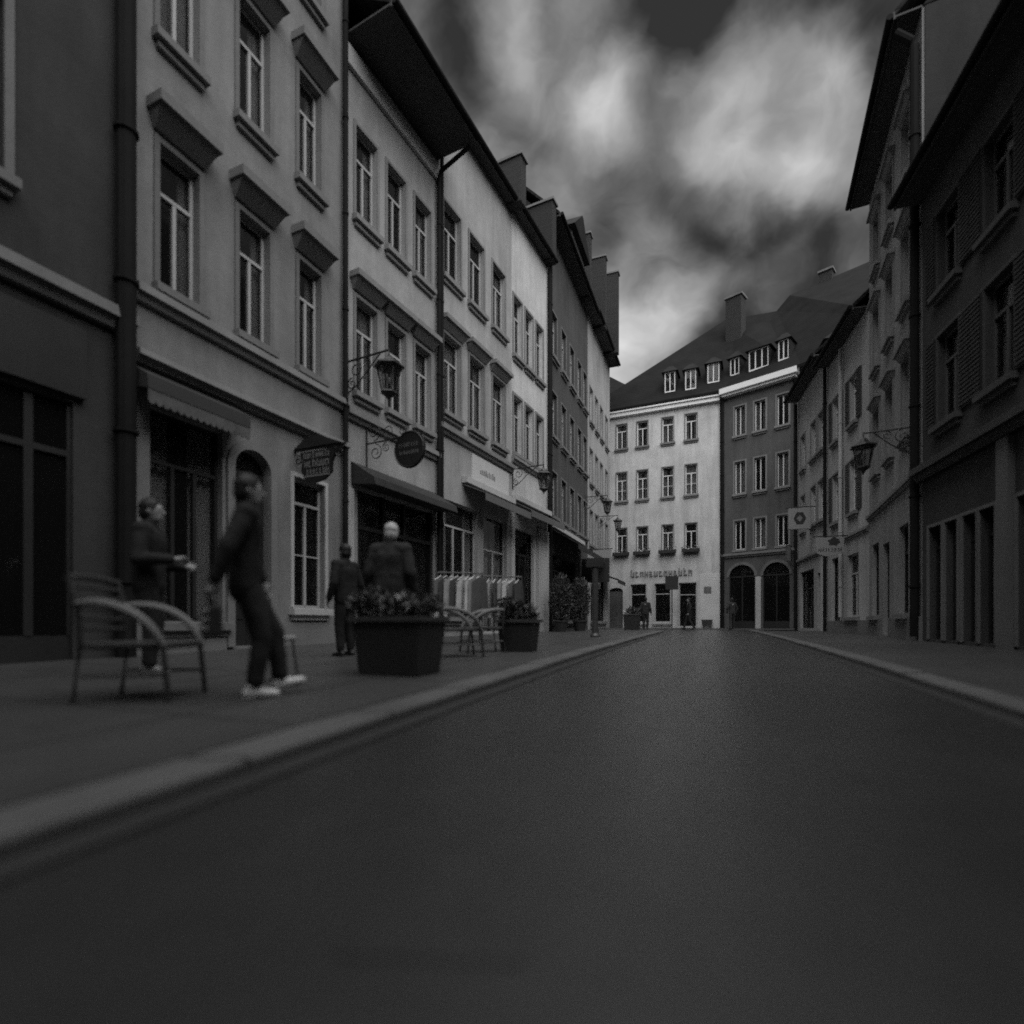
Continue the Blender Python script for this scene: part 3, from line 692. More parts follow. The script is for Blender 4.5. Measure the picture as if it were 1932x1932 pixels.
# lettering over the shop windows
m_ = MB(); x0 = F.u(1190); x1 = F.u(1308); n = 13; dx = (x1 - x0) / n
for i in range(n):
    a_ = x0 + dx * i + .02; w_ = dx * .72; k = i % 5; hh = .5 if i in (0, 10, 11) else .36
    m_.box(a_, a_ + .07, -.08, -.02, 4.02, 4.02 + hh)
    if k in (0, 2, 3): m_.box(a_ + w_ - .07, a_ + w_, -.08, -.02, 4.02, 4.36)
    if k in (0, 1, 4): m_.box(a_ + .072, a_ + w_, -.08, -.02, 4.02, 4.09)
    if k in (1, 2, 4): m_.box(a_ + .072, a_ + w_ - .072, -.08, -.02, 4.29, 4.36)
    if k in (3, 4): m_.box(a_ + .072, a_ + w_ - .072, -.08, -.02, 4.15, 4.22)
m_.build('lettering', mat('letters_grey', .17, .6), h)
m_ = MB(); m_.box(F.u(1328), F.u(1342), -.04, -.002, 2.75, 3.2); m_.build('plaque', TRIMD, h)
m_ = MB(); m_.box(F.u(1314) + .2, F.len - .02, -.03, -.002, .2, 4.05); m_.build('corner_pier', mat('pier_pale', .55, .85, noise=.12), h)
m_ = MB(); m_.box(.02, hd[0] - .02, -.03, -.002, 0, .8); m_.build('plinth', TRIM, h)
drainpipe(h, F.len - .06, .4, 15.5, .06, kick=.4)

# ---------- I: dark house with arches
F = I_; ii = new_building('dark_arched_house', 'dark house with two arched shop windows next to the pale house', F)
PI_ = plaster('plaster_i', .10)
ucs = [F.u(1396), F.u(1434), F.u(1477)]; ww = .66
rows = [(5.5, 7.35), (9.1, 11.15), (12.85, 14.7)]
ops = [(x - ww / 2, x + ww / 2, z0, z1) for x in ucs for z0, z1 in rows]
arches = [(F.u(1376), F.u(1424), .45, 4.5, .75), (F.u(1440), F.u(1490), .45, 4.5, .75)]
put('wall', wall_mesh(F.len, 0, 15.6, 8, ops + arches, PI_), ii)
for o in ops: window(ii, *o, surround=.1, trim=TRIM, frame=PAINTW, curtain=.5, transom=0)
for a_ in arches:
    m_ = MB(); x0, x1 = a_[0], a_[1]; m_.box(x0, x1, .1, .16, .45, .9)
    for t in (0, .5, 1): x = x0 + (x1 - x0) * t; m_.box(max(x0, x - .04), min(x1, x + .04), .1, .17, .902, 3.7)
    m_.box(x0, x1, .095, .175, 3.71, 3.8); so = m_.build('shopfront', WOODD, ii)
    for t in (0, 1): q = MB(); q.box(x0 + (x1 - x0) * t / 2 + .05, x0 + (x1 - x0) * (t + 1) / 2 - .05, .13, .14, .91, 3.7); q.build('pane', GLASS, so)
    q = MB(); q.box(x0, x1, .13, .14, 3.81, 4.5); q.build('fanlight', GLASS, so)
    m_ = MB(); um = (x0 + x1) / 2; rw = (x1 - x0) / 2
    for i in range(12):
        t0, t1 = math.pi * i / 12, math.pi * (i + 1) / 12; P = lambda r, ri, t: (um - r * math.cos(t), 3.75 + ri * math.sin(t))
        p = [P(rw, .76, t0), P(rw, .76, t1), P(rw + .16, .94, t1), P(rw + .16, .94, t0)]
        m_.hexa([(x, -.002, z) for x, z in p], [(x, -.05, z) for x, z in p])
    m_.build('arch_moulding', TRIMD, ii)
m_ = MB(); m_.box(F.u(1426), F.u(1436), -.06, -.002, .4, 3.7); m_.build('pilaster', TRIML, ii)
ledge(ii, F.len, 5.0, 5.28, .2, TRIMD)
m_ = MB(); m_.box(.02, F.len - .02, -.4, -.002, 15.45, 15.6); m_.box(.02, F.len + .1, -.55, -.002, 15.602, 15.95); m_.build('cornice', WHITE, ii)
drainpipe(ii, .08, .4, 15.4, .08); drainpipe(ii, F.len - .1, .4, 15.3, .08, kick=.5)

# ---------- the big roof over H and I (built as one roof on the arched house)
def P3(px, py, Y): return Vector(((px - CX) / FPX * Y, Y, CAMZ + (HOR - py) / FPX * Y))
Mi = Matrix.Translation((I_.L.x, I_.L.y, 0)) @ Matrix.Rotation(I_.rz, 4, 'Z'); Mi_inv = Mi.inverted()
Mh = Matrix.Translation((H_.L.x, H_.L.y, 0)) @ Matrix.Rotation(H_.rz, 4, 'Z'); Mh_inv = Mh.inverted()
EL = Vector(H_.w(-.6, .42, 15.87)); EM = Vector(H_.w(H_.len + .12, .46, 15.9)); ER = Vector(I_.w(I_.len + .3, .55, 15.97)); ER2 = ER + Vector((3.2, -4.8, 0))
S0 = P3(1090, 680, 44); S1 = P3(1205, 738, 43); S2 = P3(1368, 604, 41); S3 = P3(1465, 587, 38.5); S4 = P3(1490, 557, 38.5); S5 = P3(1660, 485, 37)
def roof_poly(name, pts, root, Minv):
    mb = MB(); bm_ = [Minv @ p for p in pts]; lo = [p + Vector((0, 3.5, -3.0)) if i else p for i, p in enumerate(bm_)]
    c = sum(bm_, Vector()) / len(bm_)
    mb.hexa([p - Vector((0, 0, .18)) for p in bm_], bm_)
    return mb.build(name, rooftile('roof_tiles_old', .013), root)
hr = roof_poly('roof', [EL, EM, S2, S1], h, Mh_inv); roof_poly('roof', [EL, S1, S0], h, Mh_inv)
B1, B2, B0 = [p + Vector((1.5, 6, -6)) for p in (S1, S2, S0)]
roof_poly('roof', [S1, S2, B2, B1], h, Mh_inv); roof_poly('roof', [S0, S1, B1, B0], h, Mh_inv)
ir = roof_poly('roof', [EM, ER, S3, S2], ii, Mi_inv); roof_poly('roof', [ER, ER2, S5, S4, S3], ii, Mi_inv)
B3, B5 = S3 + Vector((3, 5, -6)), S5 + Vector((3, 5, -6))
roof_poly('roof', [S2, S3, B3, B2], ii, Mi_inv); roof_poly('roof', [S4, S5, B5, B3], ii, Mi_inv); roof_poly('roof', [S3, S4, B3], ii, Mi_inv)
def plane_at(px, py, pts):
    n = (pts[1] - pts[0]).cross(pts[2] - pts[0]); r = Vector(((px - CX) / FPX, 1, (HOR - py) / FPX)); o = Vector((0, 0, CAMZ))
    t = (pts[0] - o).dot(n) / r.dot(n); return o + r * t
for px, yb, wd, hh, pts, root, Minv, n in ((1264, 740, .7, 1.4, (EL, EM, S2), h, Mh_inv, 2), (1303, 735, .7, 1.35, (EL, EM, S2), h, Mh_inv, 2), (1346, 722, .75, 1.3, (EL, EM, S2), h, Mh_inv, 2),
                                 (1386, 708, .6, 1.15, (EM, ER, S3), ii, Mi_inv, 2), (1431, 696, 1.2, 1.3, (EM, ER, S3), ii, Mi_inv, 3), (1478, 679, .6, 1.25, (EM, ER, S3), ii, Mi_inv, 2)):
    p = Minv @ plane_at(px, yb, pts); dormer(root, p.x, p.y, p.z, wd, hh, 2.0, .55 if wd < 1 else .25, n)
p = Mi_inv @ P3(1560, 505, 38.0); chimney(ii, p.x, p.y, p.z - 4.0, .8, .7, 3.6)
p = Mi_inv @ P3(1388, 560, 38.5); chimney(ii, p.x, p.y, p.z - 4.6, 1.1, .9, 4.4)
pa = [Mh_inv @ (plane_at(x, y, (EL, S1, S2)) + Vector((0, -.06, .12))) for x, y in ((1216, 736), (1228, 736), (1243, 716), (1231, 716))]
m_ = MB(); m_.hexa([q_ - Vector((0, 0, .08)) for q_ in pa], pa); m_.build('skylight', mat('skylight_glass', .5, .05, spec=.9, metal=.6), hr)

# ---------- right side: J1, J2, K, L
DARKSH = mat('shutter_paint', .045, .6, noise=.2)
F = J1; j1 = new_building('slim_signed_house', 'slim mid grey house on the right carrying the square white sign', F)
PJ1 = plaster('plaster_j1', .36)
ops = [(x - .42, x + .42, z0, z1) for x in (1.1, 3.0, 4.2) for z0, z1 in ((5.5, 7.3), (8.7, 10.4))]; ops = [o for o in ops if o[1] < F.len - .3]; s1 = (.5, 3.0, .5, 3.4); s2 = (3.6, 4.5, .5, 3.1)
put('wall', wall_mesh(F.len, 0, 12.6, 8, ops + [s1, s2], PJ1), j1)
for o in ops: window(j1, *o, surround=.09, trim=TRIM, frame=PAINTW)
window(j1, *s1, cols=3, sill=False, frame=WOODD, curtain=0); window(j1, *s2, cols=1, transom=.75, sill=False, frame=WOODD, curtain=0)
roof(j1, F.len, 12.6, 8, 4, .55); drainpipe(j1, .1, .4, 12.4, .07); drainpipe(j1, F.len - .1, .4, 12.4, .07)
ledge(j1, F.len, 3.9, 4.1, .14, TRIMD)
m_ = MB(); m_.box(F.len - 1.0, F.len - .75, -.06, -.002, .3, 3.8); m_.build('pilaster', TRIML, j1)
dormer(j1, 2.2, .6, 13.3, 1.0, 1.1, 2.2, .5, 2)
F = J2; j2 = new_building('shuttered_house', 'light grey house on the right with dark shutters and a pale downpipe', F)
PJ2 = plaster('plaster_j2', .40)
ops = [(x - .4, x + .4, z0, z1) for x in (1.0, 3.1) for z0, z1 in ((5.0, 7.0), (8.4, 10.2))]; s1 = (.4, 1.5, .5, 3.5); s2 = (2.4, 3.6, 1.0, 3.4)
put('wall', wall_mesh(F.len, 0, 12.0, 8, ops + [s1, s2], PJ2), j2)
for o in ops: window(j2, *o, surround=.07, trim=TRIM, frame=PAINTW, shutters=DARKSH, curtain=.75)
window(j2, *s1, cols=2, sill=False, frame=WOODD, curtain=0); window(j2, *s2, cols=2, frame=PAINTG, curtain=0)
roof(j2, F.len, 12.0, 8, 4.2, .5); ledge(j2, F.len, 4.0, 4.2, .12, TRIM)
m_ = MB(); m_.box(.02, F.len - .02, -.06, -.002, 0, .85); m_.build('plinth', TRIMD, j2)
drainpipe(j2, 1.95, 1.0, 11.8, .07, m=TRIML)
F = K_; k_ = new_building('tall_gabled_house', 'tall grey house on the right with far-jutting eaves and a lantern', F)
PK = plaster('plaster_k', .27)
ops = [(x - .42, x + .42, z0, z1) for x in (1.3, 3.2, 5.1) for z0, z1 in ((5.7, 7.8), (9.2, 11.2), (12.5, 14.2))]; s1 = (2.2, 3.1, .4, 3.2); s2 = (.5, 1.6, 1.0, 3.4); s3 = (4.3, 5.3, 1.0, 3.4)
put('wall', wall_mesh(F.len, 0, 15.6, 8, ops + [s1, s2, s3], PK), k_)
for o in ops: window(k_, *o, surround=.1, trim=TRIM, frame=PAINTG, hood=(.2, .2, .12), curtain=.75)
for s_ in (s1, s2, s3): window(k_, *s_, cols=1 if s_ is s1 else 2, frame=WOODD, sill=s_ is not s1, curtain=0)
for x0, x1 in ((.02, 2.1), (3.2, F.len - .02)): m_ = MB(); m_.box(x0, x1, -.06, -.002, 0, .9); m_.build('plinth', TRIMD, k_)
roof(k_, F.len, 15.6, 8, 4.5, .55, ends=.05); drainpipe(k_, F.len - .12, .4, 15.3, .1, kick=.5)
ledge(k_, F.len, 4.3, 4.5, .12, TRIMD)
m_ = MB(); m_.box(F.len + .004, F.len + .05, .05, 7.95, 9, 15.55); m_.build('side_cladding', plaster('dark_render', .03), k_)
F = L_; l_ = new_building('dark_long_house', 'long dark house at the right edge with tall narrow ground-floor openings', F)
PL = plaster('plaster_l', .06)
gr = [(F.u(1754), F.u(1778)), (F.u(1785), F.u(1808)), (F.u(1818), F.u(1844)), (F.u(1850), F.u(1879)), (F.u(1922), F.u(1990))]
ops = [(a_, b_, F.g((a_ + b_) / 2) + .12, 2.95) for a_, b_ in gr]
upw = [(x - .45, x + .45, z0, z1) for x in (1.2, 3.0, 5.2, 7.6, 10.0, 13, 16, 18.5) for z0, z1 in ((5.2, 7.2), (8.2, 10.0))]
put('wall', wall_mesh(F.len, -.4, 10.9, 9, ops + upw, PL), l_)
for o in ops: window(l_, *o, cols=1, transom=.8, frame=WOODD, sill=False, surround=.07, trim=TRIMD, curtain=0)
for o in upw: window(l_, *o, surround=.08, trim=mat('stone_trim_sooty', .07, .85, noise=.2), frame=mat('window_paint_dark', .09, .6, noise=.15), shutters=WOODD, curtain=.9)
ledge(l_, F.len, 4.1, 4.42, .3, WOODD); m_ = MB(); m_.box(F.u(1893), F.u(1916), -.12, -.002, .1, 4.08); m_.build('pilaster', mat('pier_grey', .13, .85, noise=.15), l_)
roof(l_, F.len, 10.9, 9, 4.5, .55, ends=.06)

# ---------- unseen house added behind the camera to shade the near road
N_ = Fac((7.5, -8.2), (-11.5, -6.6)); n_ = new_building('added_shade_house', 'unseen tall grey house added behind the viewer to shade the near road', N_)
ops = [(x - .5, x + .5, z0, z1) for x in (2, 5, 8, 11, 14, 17) for z0, z1 in ((1.0, 3.2), (5.2, 7.4), (9, 11), (12.6, 14.4))]
put('wall', wall_mesh(N_.len, -.6, 18.2, 8, ops, PA), n_)
for o in ops: window(n_, *o, surround=.1, trim=TRIMD, frame=PAINTG)
roof(n_, N_.len, 18.2, 8, 3.4, .7)

# ------------------------------------------------------------------ lanterns and signs on brackets
def scroll(c, r, turns=1.4, a0=0, sgn=1, n=22):
    return [(c[0] + r * (1 - t * .8) * math.cos(a0 + sgn * t * turns * 2 * math.pi), 0, c[1] + r * (1 - t * .8) * math.sin(a0 + sgn * t * turns * 2 * math.pi)) for t in [i / n for i in range(n + 1)]]
def wall_lantern(F, u, z, out, sc, label, group='iron lanterns on wall brackets'):
    """local x points out from the wall, z is the bracket bar"""
    p = F.w(u, 0, z); rz = math.atan2(-F.d.x, F.d.y)
    t = thing('wall_lantern', label, 'lantern', p, rz, group)
    b_ = MB(); b_.tube([(0, 0, 0), (out, 0, 0)], .022 * sc, 8); b_.tube([(0.02, 0, .12), (.02, 0, -.75 * sc)], .025 * sc, 8); b_.build('bracket', IRON, t)
    for c_, r_, a_, sg in (((.26 * sc, -.2 * sc), .18 * sc, math.pi / 2, -1), ((.16 * sc, -.5 * sc), .13 * sc, math.pi / 2, 1), ((.6 * sc, -.13 * sc), .11 * sc, math.pi / 2, 1)):
        m_ = MB(); m_.tube(scroll(c_, r_, 1.4, a_, sg), .013 * sc, 6); m_.build('scroll', IRON, t)
    m_ = MB(); m_.tube([(.02, 0, -.7 * sc), (.3 * sc, 0, -.55 * sc), (.62 * sc, 0, -.28 * sc), (out * .8, 0, -.02)], .014 * sc, 6); m_.build('scroll', IRON, t)
    x = out; h0 = -.14 * sc
    m_ = MB(); m_.tube([(x, 0, .02), (x, 0, h0)], .015 * sc, 6); m_.lathe([(.03 * sc, h0 + .02), (.06 * sc, h0), (.1 * sc, h0 - .04 * sc), (.13 * sc, h0 - .1 * sc), (.31 * sc, h0 - .19 * sc), (.33 * sc, h0 - .22 * sc), (.25 * sc, h0 - .235 * sc)], (x, 0, 0), 6); m_.build('lantern_cap', IRON, t)
    zt, zb, rt, rb = h0 - .24 * sc, h0 - .74 * sc, .24 * sc, .145 * sc
    m_ = MB()
    for k in range(6):
        an = 2 * math.pi * (k + .5) / 6; c_, s_ = math.cos(an), math.sin(an); m_.tube([(x + rt * c_, rt * s_, zt), (x + rb * c_, rb * s_, zb)], .014 * sc, 5)
    m_.lathe([(rb + .02 * sc, zb + .01), (rb + .03 * sc, zb - .02 * sc), (.07 * sc, zb - .09 * sc), (.03 * sc, zb - .15 * sc), (.012 * sc, zb - .2 * sc)], (x, 0, 0), 6)
    m_.build('lantern_frame', IRON, t)
    for k in range(6):
        a0, a1 = 2 * math.pi * (k + .5) / 6, 2 * math.pi * (k + 1.5) / 6; q = MB()
        q.quad(*[(x + r * .97 * math.cos(a), r * .97 * math.sin(a), z_) for r, a, z_ in ((rb, a0, zb), (rb, a1, zb), (rt, a1, zt), (rt, a0, zt))]); q.build('pane', LAMPGLASS, t)
    m_ = MB(); m_.ellip((x, 0, (zt + zb) / 2), (.05 * sc, .05 * sc, .09 * sc), 8, 6); m_.build('bulb', mat('bulb_white', .4, .4), t)
    return t
wall_lantern(C_, .06, C_.z(655, 684), 1.25, 1.08, 'large black iron lantern on a bracket left of the round sign')
wall_lantern(E_, .05, E_.z(962, 883), 1.3, 1.0, 'black iron lantern on a scrolled bracket beside the white shop board')
wall_lantern(Fb, Fb.u(1104), Fb.z(1104, 938), 1.25, 1.05, 'small distant lantern on the dark house, nearer of two close together')
wall_lantern(Gb, Gb.u(1128), Gb.z(1128, 975), 1.25, 1.0, 'small distant lantern before the pale house, farther of two close together')
wall_lantern(K_, K_.u(1727), K_.z(1727, 805), 1.1, 1.0, 'black iron lantern on the tall house at the right')

def glyph_row(mb, x0, x1, z, h, y, seed, gap=.25, slant=.0):
    """a row of illegible letter-like strokes, as the blurred lettering reads"""
    R = random.Random(seed); x = x0
    while x < x1 - h * .3:
        w_ = h * R.uniform(.45, .75); w_ = min(w_, x1 - x); t = h * .16; k = R.randint(0, 4)
        mb.box(x, x + t, y - .004, y, z, z + h * R.choice((1, 1, 1.3)))
        if k in (0, 2, 3): mb.box(x + w_ - t, x + w_, y - .004, y, z, z + h)
        if k in (0, 1, 4): mb.box(x + t + .001, x + w_ - t - .001, y - .004, y, z, z + t)
        if k in (1, 2, 4): mb.box(x + t + .001, x + w_ - t - .001, y - .004, y, z + h - t, z + h)
        if k in (3, 4): mb.box(x + t + .001, x + w_ - t - .001, y - .004, y, z + h * .45, z + h * .45 + t)
        x += w_ + h * gap
def sign_root(F, u, z, name, label):
    t = thing(name, label, 'sign', F.w(u, 0, z), math.atan2(-F.d.x, F.d.y))
    if F.d.y < 0: t.scale.y = -1      # on the right-hand row the street side of the board is its other face
    return t
# round black sign on C  (local x outwards, faces +-y; the viewer sees -y)
u = .72; t = sign_root(C_, u, C_.z(690, 838), 'round_sign', 'round black disc sign hanging from a scrolled iron bracket')
m_ = MB(); m_.tube([(0, 0, 0), (1.75, 0, 0)], .02); m_.tube([(.015, 0, .5), (.015, 0, -.7)], .022); m_.build('bracket', IRON, t)
for c_, r_, a_, sg in (((.3, -.24), .2, math.pi / 2, -1), ((.24, .26), .22, -math.pi / 2, 1), ((.7, .2), .17, -math.pi / 2, -1), ((.62, -.16), .12, math.pi / 2, 1), ((1.1, .14), .12, -math.pi / 2, 1)):
    m_ = MB(); m_.tube(scroll(c_, r_, 1.5, a_, sg), .012, 6); m_.build('scroll', IRON, t)
m_ = MB(); xc, zc, r_ = 1.32, -.32, .43
ring = [(xc + r_ * math.cos(2 * math.pi * k / 40), zc + r_ * math.sin(2 * math.pi * k / 40)) for k in range(40)]
m_.hexa([(x, .035, z) for x, z in ring], [(x, -.035, z) for x, z in ring]); dk = m_.build('disc', mat('sign_black', .012, .5), t)
m_ = MB(); m_.tube([(xc + .41 * math.cos(2 * math.pi * k / 40), -.036, zc + .41 * math.sin(2 * math.pi * k / 40)) for k in range(41)], .016, 6); m_.build('rim', IRON, dk)
m_ = MB(); glyph_row(m_, xc - .3, xc + .31, zc + .06, .09, -.0365, 3); glyph_row(m_, xc - .27, xc + .27, zc - .11, .075, -.0365, 4); m_.build('lettering', mat('sign_letters_dim', .11, .6), dk)
# ornate sign on B
u = B_.u(556); t = sign_root(B_, u, B_.z(556, 852), 'ornate_sign', 'ornate black iron shop sign with pale lettering beside the arched door')
m_ = MB(); m_.tube([(0, 0, 0), (1.32, 0, 0)], .03); m_.hexa([(.02, -.05, .02), (1.25, -.05, .02), (1.25, .05, .02), (.02, .05, .02)], [(.3, -.05, .2), (.62, -.05, .26), (.62, .05, .26), (.3, .05, .2)]); m_.build('bracket', IRON, t)
pts = [(.16, -.06), (.24, -.2), (.2, -.42), (.3, -.62), (.55, -.7), (.8, -.66), (.98, -.52), (1.0, -.3), (1.1, -.12), (.98, -.06)]
m_ = MB(); m_.hexa([(x, .03, z) for x, z in pts], [(x, -.03, z) for x, z in pts]); pn = m_.build('panel', mat('sign_black', .012), t)
for c_, r_, a_, sg in (((1.18, -.16), .12, math.pi / 2, 1), ((.1, -.2), .1, math.pi / 2, -1), ((.4, .12), .1, 0, 1), ((.9, .1), .09, 0, -1)):
    q = MB(); q.tube(scroll(c_, r_, 1.3, a_, sg), .016, 6); q.build('scroll', IRON, t)
m_ = MB(); glyph_row(m_, .27, .95, -.2, .1, -.0315, 9); glyph_row(m_, .3, .98, -.38, .12, -.0315, 10); glyph_row(m_, .36, .95, -.53, .1, -.0315, 11); m_.box(.3, .95, -.0355, -.0315, -.575, -.548); m_.build('lettering', mat('sign_letters_pale', .2, .6), pn)
# right side signs
u = J1.u(1540); t = sign_root(J1, u, J1.z(1540, 955), 'square_sign', 'square white box sign with a dark diamond emblem on the right')
m_ = MB(); m_.tube([(0, 0, 0), (1.3, 0, 0)], .025); m_.build('bracket', IRON, t)
m_ = MB(); m_.box(.25, 1.2, -.09, .09, -1.05, -.06); pn = m_.build('panel', mat('sign_white', .27, .5), t)
m_ = MB(); ring = [(.72 + .27 * math.cos(2 * math.pi * k / 6), -.55 + .33 * math.sin(2 * math.pi * k / 6)) for k in range(6)]
m_.hexa([(x, -.0915, z) for x, z in ring], [(x, -.096, z) for x, z in ring])
q = [(.6, -.55), (.72, -.72), (.86, -.55), (.72, -.4)]; m_.mi = 1; m_.hexa([(x, -.0965, z) for x, z in q], [(x, -.099, z) for x, z in q])
m_.build('emblem', [mat('emblem_dark', .03, .6), mat('emblem_grey', .2, .6)], pn)
u = J2.u(1606); t = sign_root(J2, u, J2.z(1606, 1010), 'shield_sign', 'pale hanging sign with a dark blot above small lettering')
m_ = MB(); m_.tube([(0, 0, 0), (1.35, 0, 0)], .022); m_.build('bracket', IRON, t)
pts = [(.25, -.05), (.25, -.62), (.45, -.74), (.9, -.78), (1.2, -.66), (1.25, -.05)]
m_ = MB(); m_.hexa([(x, .03, z) for x, z in reversed(pts)], [(x, -.03, z) for x, z in reversed(pts)]); pn = m_.build('panel', mat('sign_white', .27), t)
m_ = MB(); ring = [(.6 + (.2 + .04 * math.sin(k * 2.1)) * math.cos(2 * math.pi * k / 18), -.22 + (.16 + .03 * math.sin(k * 1.7)) * math.sin(2 * math.pi * k / 18)) for k in range(18)]
m_.hexa([(x, -.0315, z) for x, z in ring], [(x, -.036, z) for x, z in ring]); m_.build('emblem', mat('emblem_dark', .03), pn)
m_ = MB(); glyph_row(m_, .33, 1.15, -.6, .13, -.0315, 21); m_.build('lettering', mat('emblem_dark', .03), pn)
u = I_.len - .35; t = sign_root(I_, u, 5.4, 'dark_hanging_sign', 'small dark hanging sign beside the right arched shop window')
m_ = MB(); m_.tube([(0, 0, 0), (1.0, 0, 0)], .025); m_.build('bracket', IRON, t)
m_ = MB(); m_.box(.15, .9, -.05, .05, -.95, -.05); pn = m_.build('panel', mat('sign_dim', .07, .6, noise=.2), t); m_ = MB(); glyph_row(m_, .22, .82, -.55, .14, -.0515, 5); m_.build('lettering', mat('sign_letters_dim', .11), pn)
t = sign_root(Gb, Gb.u(1118), Gb.z(1118, 1040), 'pale_shop_sign', 'pale round-bottomed shop sign below the distant lanterns')
m_ = MB(); m_.tube([(0, 0, .1), (1.2, 0, .1)], .025); m_.build('bracket', IRON, t)
pts = [(.15, .05), (.15, -.7), (.35, -.95), (.7, -1.05), (1.0, -.9), (1.1, -.6), (1.1, .05)]
m_ = MB(); m_.hexa([(x, .04, z) for x, z in reversed(pts)], [(x, -.04, z) for x, z in reversed(pts)]); m_.build('panel', mat('sign_white', .27), t)
# traffic sign in front of the pale house
p = at(1268, 33.5); t = thing('traffic_sign', 'dark traffic sign on a thin post before the shop windows', 'sign', p)
m_ = MB(); m_.tube([(0, 0, -.1), (0, 0, 3.2)], .035); m_.build('post', IRONG, t)
m_ = MB(); m_.hexa([(-.42, -.04, 2.45), (.38, -.04, 2.45), (.38, .04, 2.45), (-.42, .04, 2.45)], [(-.42, -.04, 3.3), (.38, -.04, 3.3), (.38, .04, 3.3), (-.42, .04, 3.3)]); m_.build('sign_plate', CLOTHD, t)

# ------------------------------------------------------------------ planters with plants
LEAF = [mat('leaf_dark', .045, .6, noise=.3), mat('leaf_mid', .08, .6, noise=.3), mat('petal_pale', .5, .7)]
def leaves(mb, n, cen, rad_, size, pale=.06, up=.3, shell=.4):
    for i in range(n):
        d_ = Vector((random.gauss(0, 1), random.gauss(0, 1), random.gauss(0, 1))).normalized() * (shell + (1 - shell) * random.random()) 
        p = Vector(cen) + Vector((d_.x * rad_[0], d_.y * rad_[1], d_.z * rad_[2])); s_ = size * random.uniform(.6, 1.3)
        a1 = (d_ + Vector((random.uniform(-.8, .8), random.uniform(-.8, .8), random.uniform(-.3, .8) + up))).normalized(); a2 = a1.cross(Vector((random.uniform(-1, 1), random.uniform(-1, 1), random.uniform(-1, 1)))).normalized(); a3 = a1.cross(a2)
        mb.mi = 2 if random.random() < pale else random.choice((0, 0, 1))
        mb.quad(p - a1 * s_, p - a2 * s_ * .4 + a3 * s_ * .12, p + a1 * s_, p + a2 * s_ * .4 + a3 * s_ * .12)
PLANT_M = mat('planter_metal', .03, .55, noise=.2, nscale=4, bump=.1, bscale=50)
PLANT_R = mat('planter_rim', .06, .5, noise=.2)
SOIL = mat('soil', .02, .95, noise=.3)
def planter(px, Y, w, dpt, h, label, taper=.05):
    """street-aligned box planter; its near right corner stands at (px, Y)"""
    p = at(px, Y); rz = math.atan2(-.35, .94)
    t = thing('planter_box', label, 'planter', p, rz, 'box planters along the kerb')
    f_ = lambda g_, z: [(-w - g_, -g_, z), (g_, -g_, z), (g_, dpt + g_, z), (-w - g_, dpt + g_, z)]
    m_ = MB(); m_.hexa(f_(-taper, 0), f_(0, h)); bo = m_.build('box', PLANT_M, t); bv = bo.modifiers.new('bevel', 'BEVEL'); bv.width = .018; bv.segments = 3
    m_ = MB()
    for a_, b_ in (((-w - .03, -.03), (.03, .04)), ((-w - .03, dpt - .04), (.03, dpt + .03)), ((-w - .03, .042), (-w + .04, dpt - .042)), ((-.04, .042), (.03, dpt - .042))):
        m_.box(a_[0], b_[0], a_[1], b_[1], h + .002, h + .055)
    m_.build('rim', PLANT_R, t)
    m_ = MB(); m_.box(-w + .045, -.045, .045, dpt - .045, h - .1 + .103, h + .02); m_.build('soil', SOIL, t)
    m_ = MB(); m_.box(-w + .02, -.02, -.006 + .03, -.0 + .026, .02, .07)
    return t
def bush(px, Y, dz, r, n, size, label, name='planter_plant', cat='plant', pale=.08, group='plants in the box planters', off=(0, 0)):
    p = at(px, Y); t = thing(name, label, cat, (p[0] + off[0], p[1] + off[1], p[2] + dz), 0, group)
    m_ = MB(); leaves(m_, n, (0, 0, r[2] * .75), r, size, pale); m_.build('foliage', LEAF, t)
    m_ = MB()
    for k in range(5):
        a_ = k * 1.26; m_.tube([(.03 * math.cos(a_), .03 * math.sin(a_), -.06), (r[0] * .3 * math.cos(a_), r[1] * .3 * math.sin(a_), r[2] * .5), (r[0] * .6 * math.cos(a_), r[1] * .6 * math.sin(a_), r[2] * 1.2)], [.014, .01, .005], 5)
    m_.build('stems', WOODD, t)
    return t
planter(790, 5.2, .80, .58, .56, 'large dark box planter nearest the walking person')
planter(1003, 8.75, .62, .5, .50, 'smaller dark box planter by the clothes racks')
planter(1206, 26.5, .8, .7, .75, 'distant dark planter at the end of the left pavement')
bush(703, 5.62, .58, (.26, .22, .2), 420, .055, 'low leafy plant at the left of the large planter')
bush(752, 5.55, .58, (.24, .22, .17), 380, .05, 'low flowering plant at the middle of the large planter', pale=.16)
bush(800, 5.6, .58, (.2, .2, .15), 300, .05, 'trailing leafy plant at the right of the large planter', pale=.12)
bush(966, 9.1, .52, (.24, .2, .24), 420, .055, 'upright leafy plant at the left of the smaller planter', pale=.08)
bush(998, 9.1, .52, (.18, .18, .17), 260, .05, 'low leafy plant at the right of the smaller planter', pale=.12)
bush(1194, 26.9, .76, (.42, .32, .25), 300, .08, 'low plants in the distant planter', pale=.05)
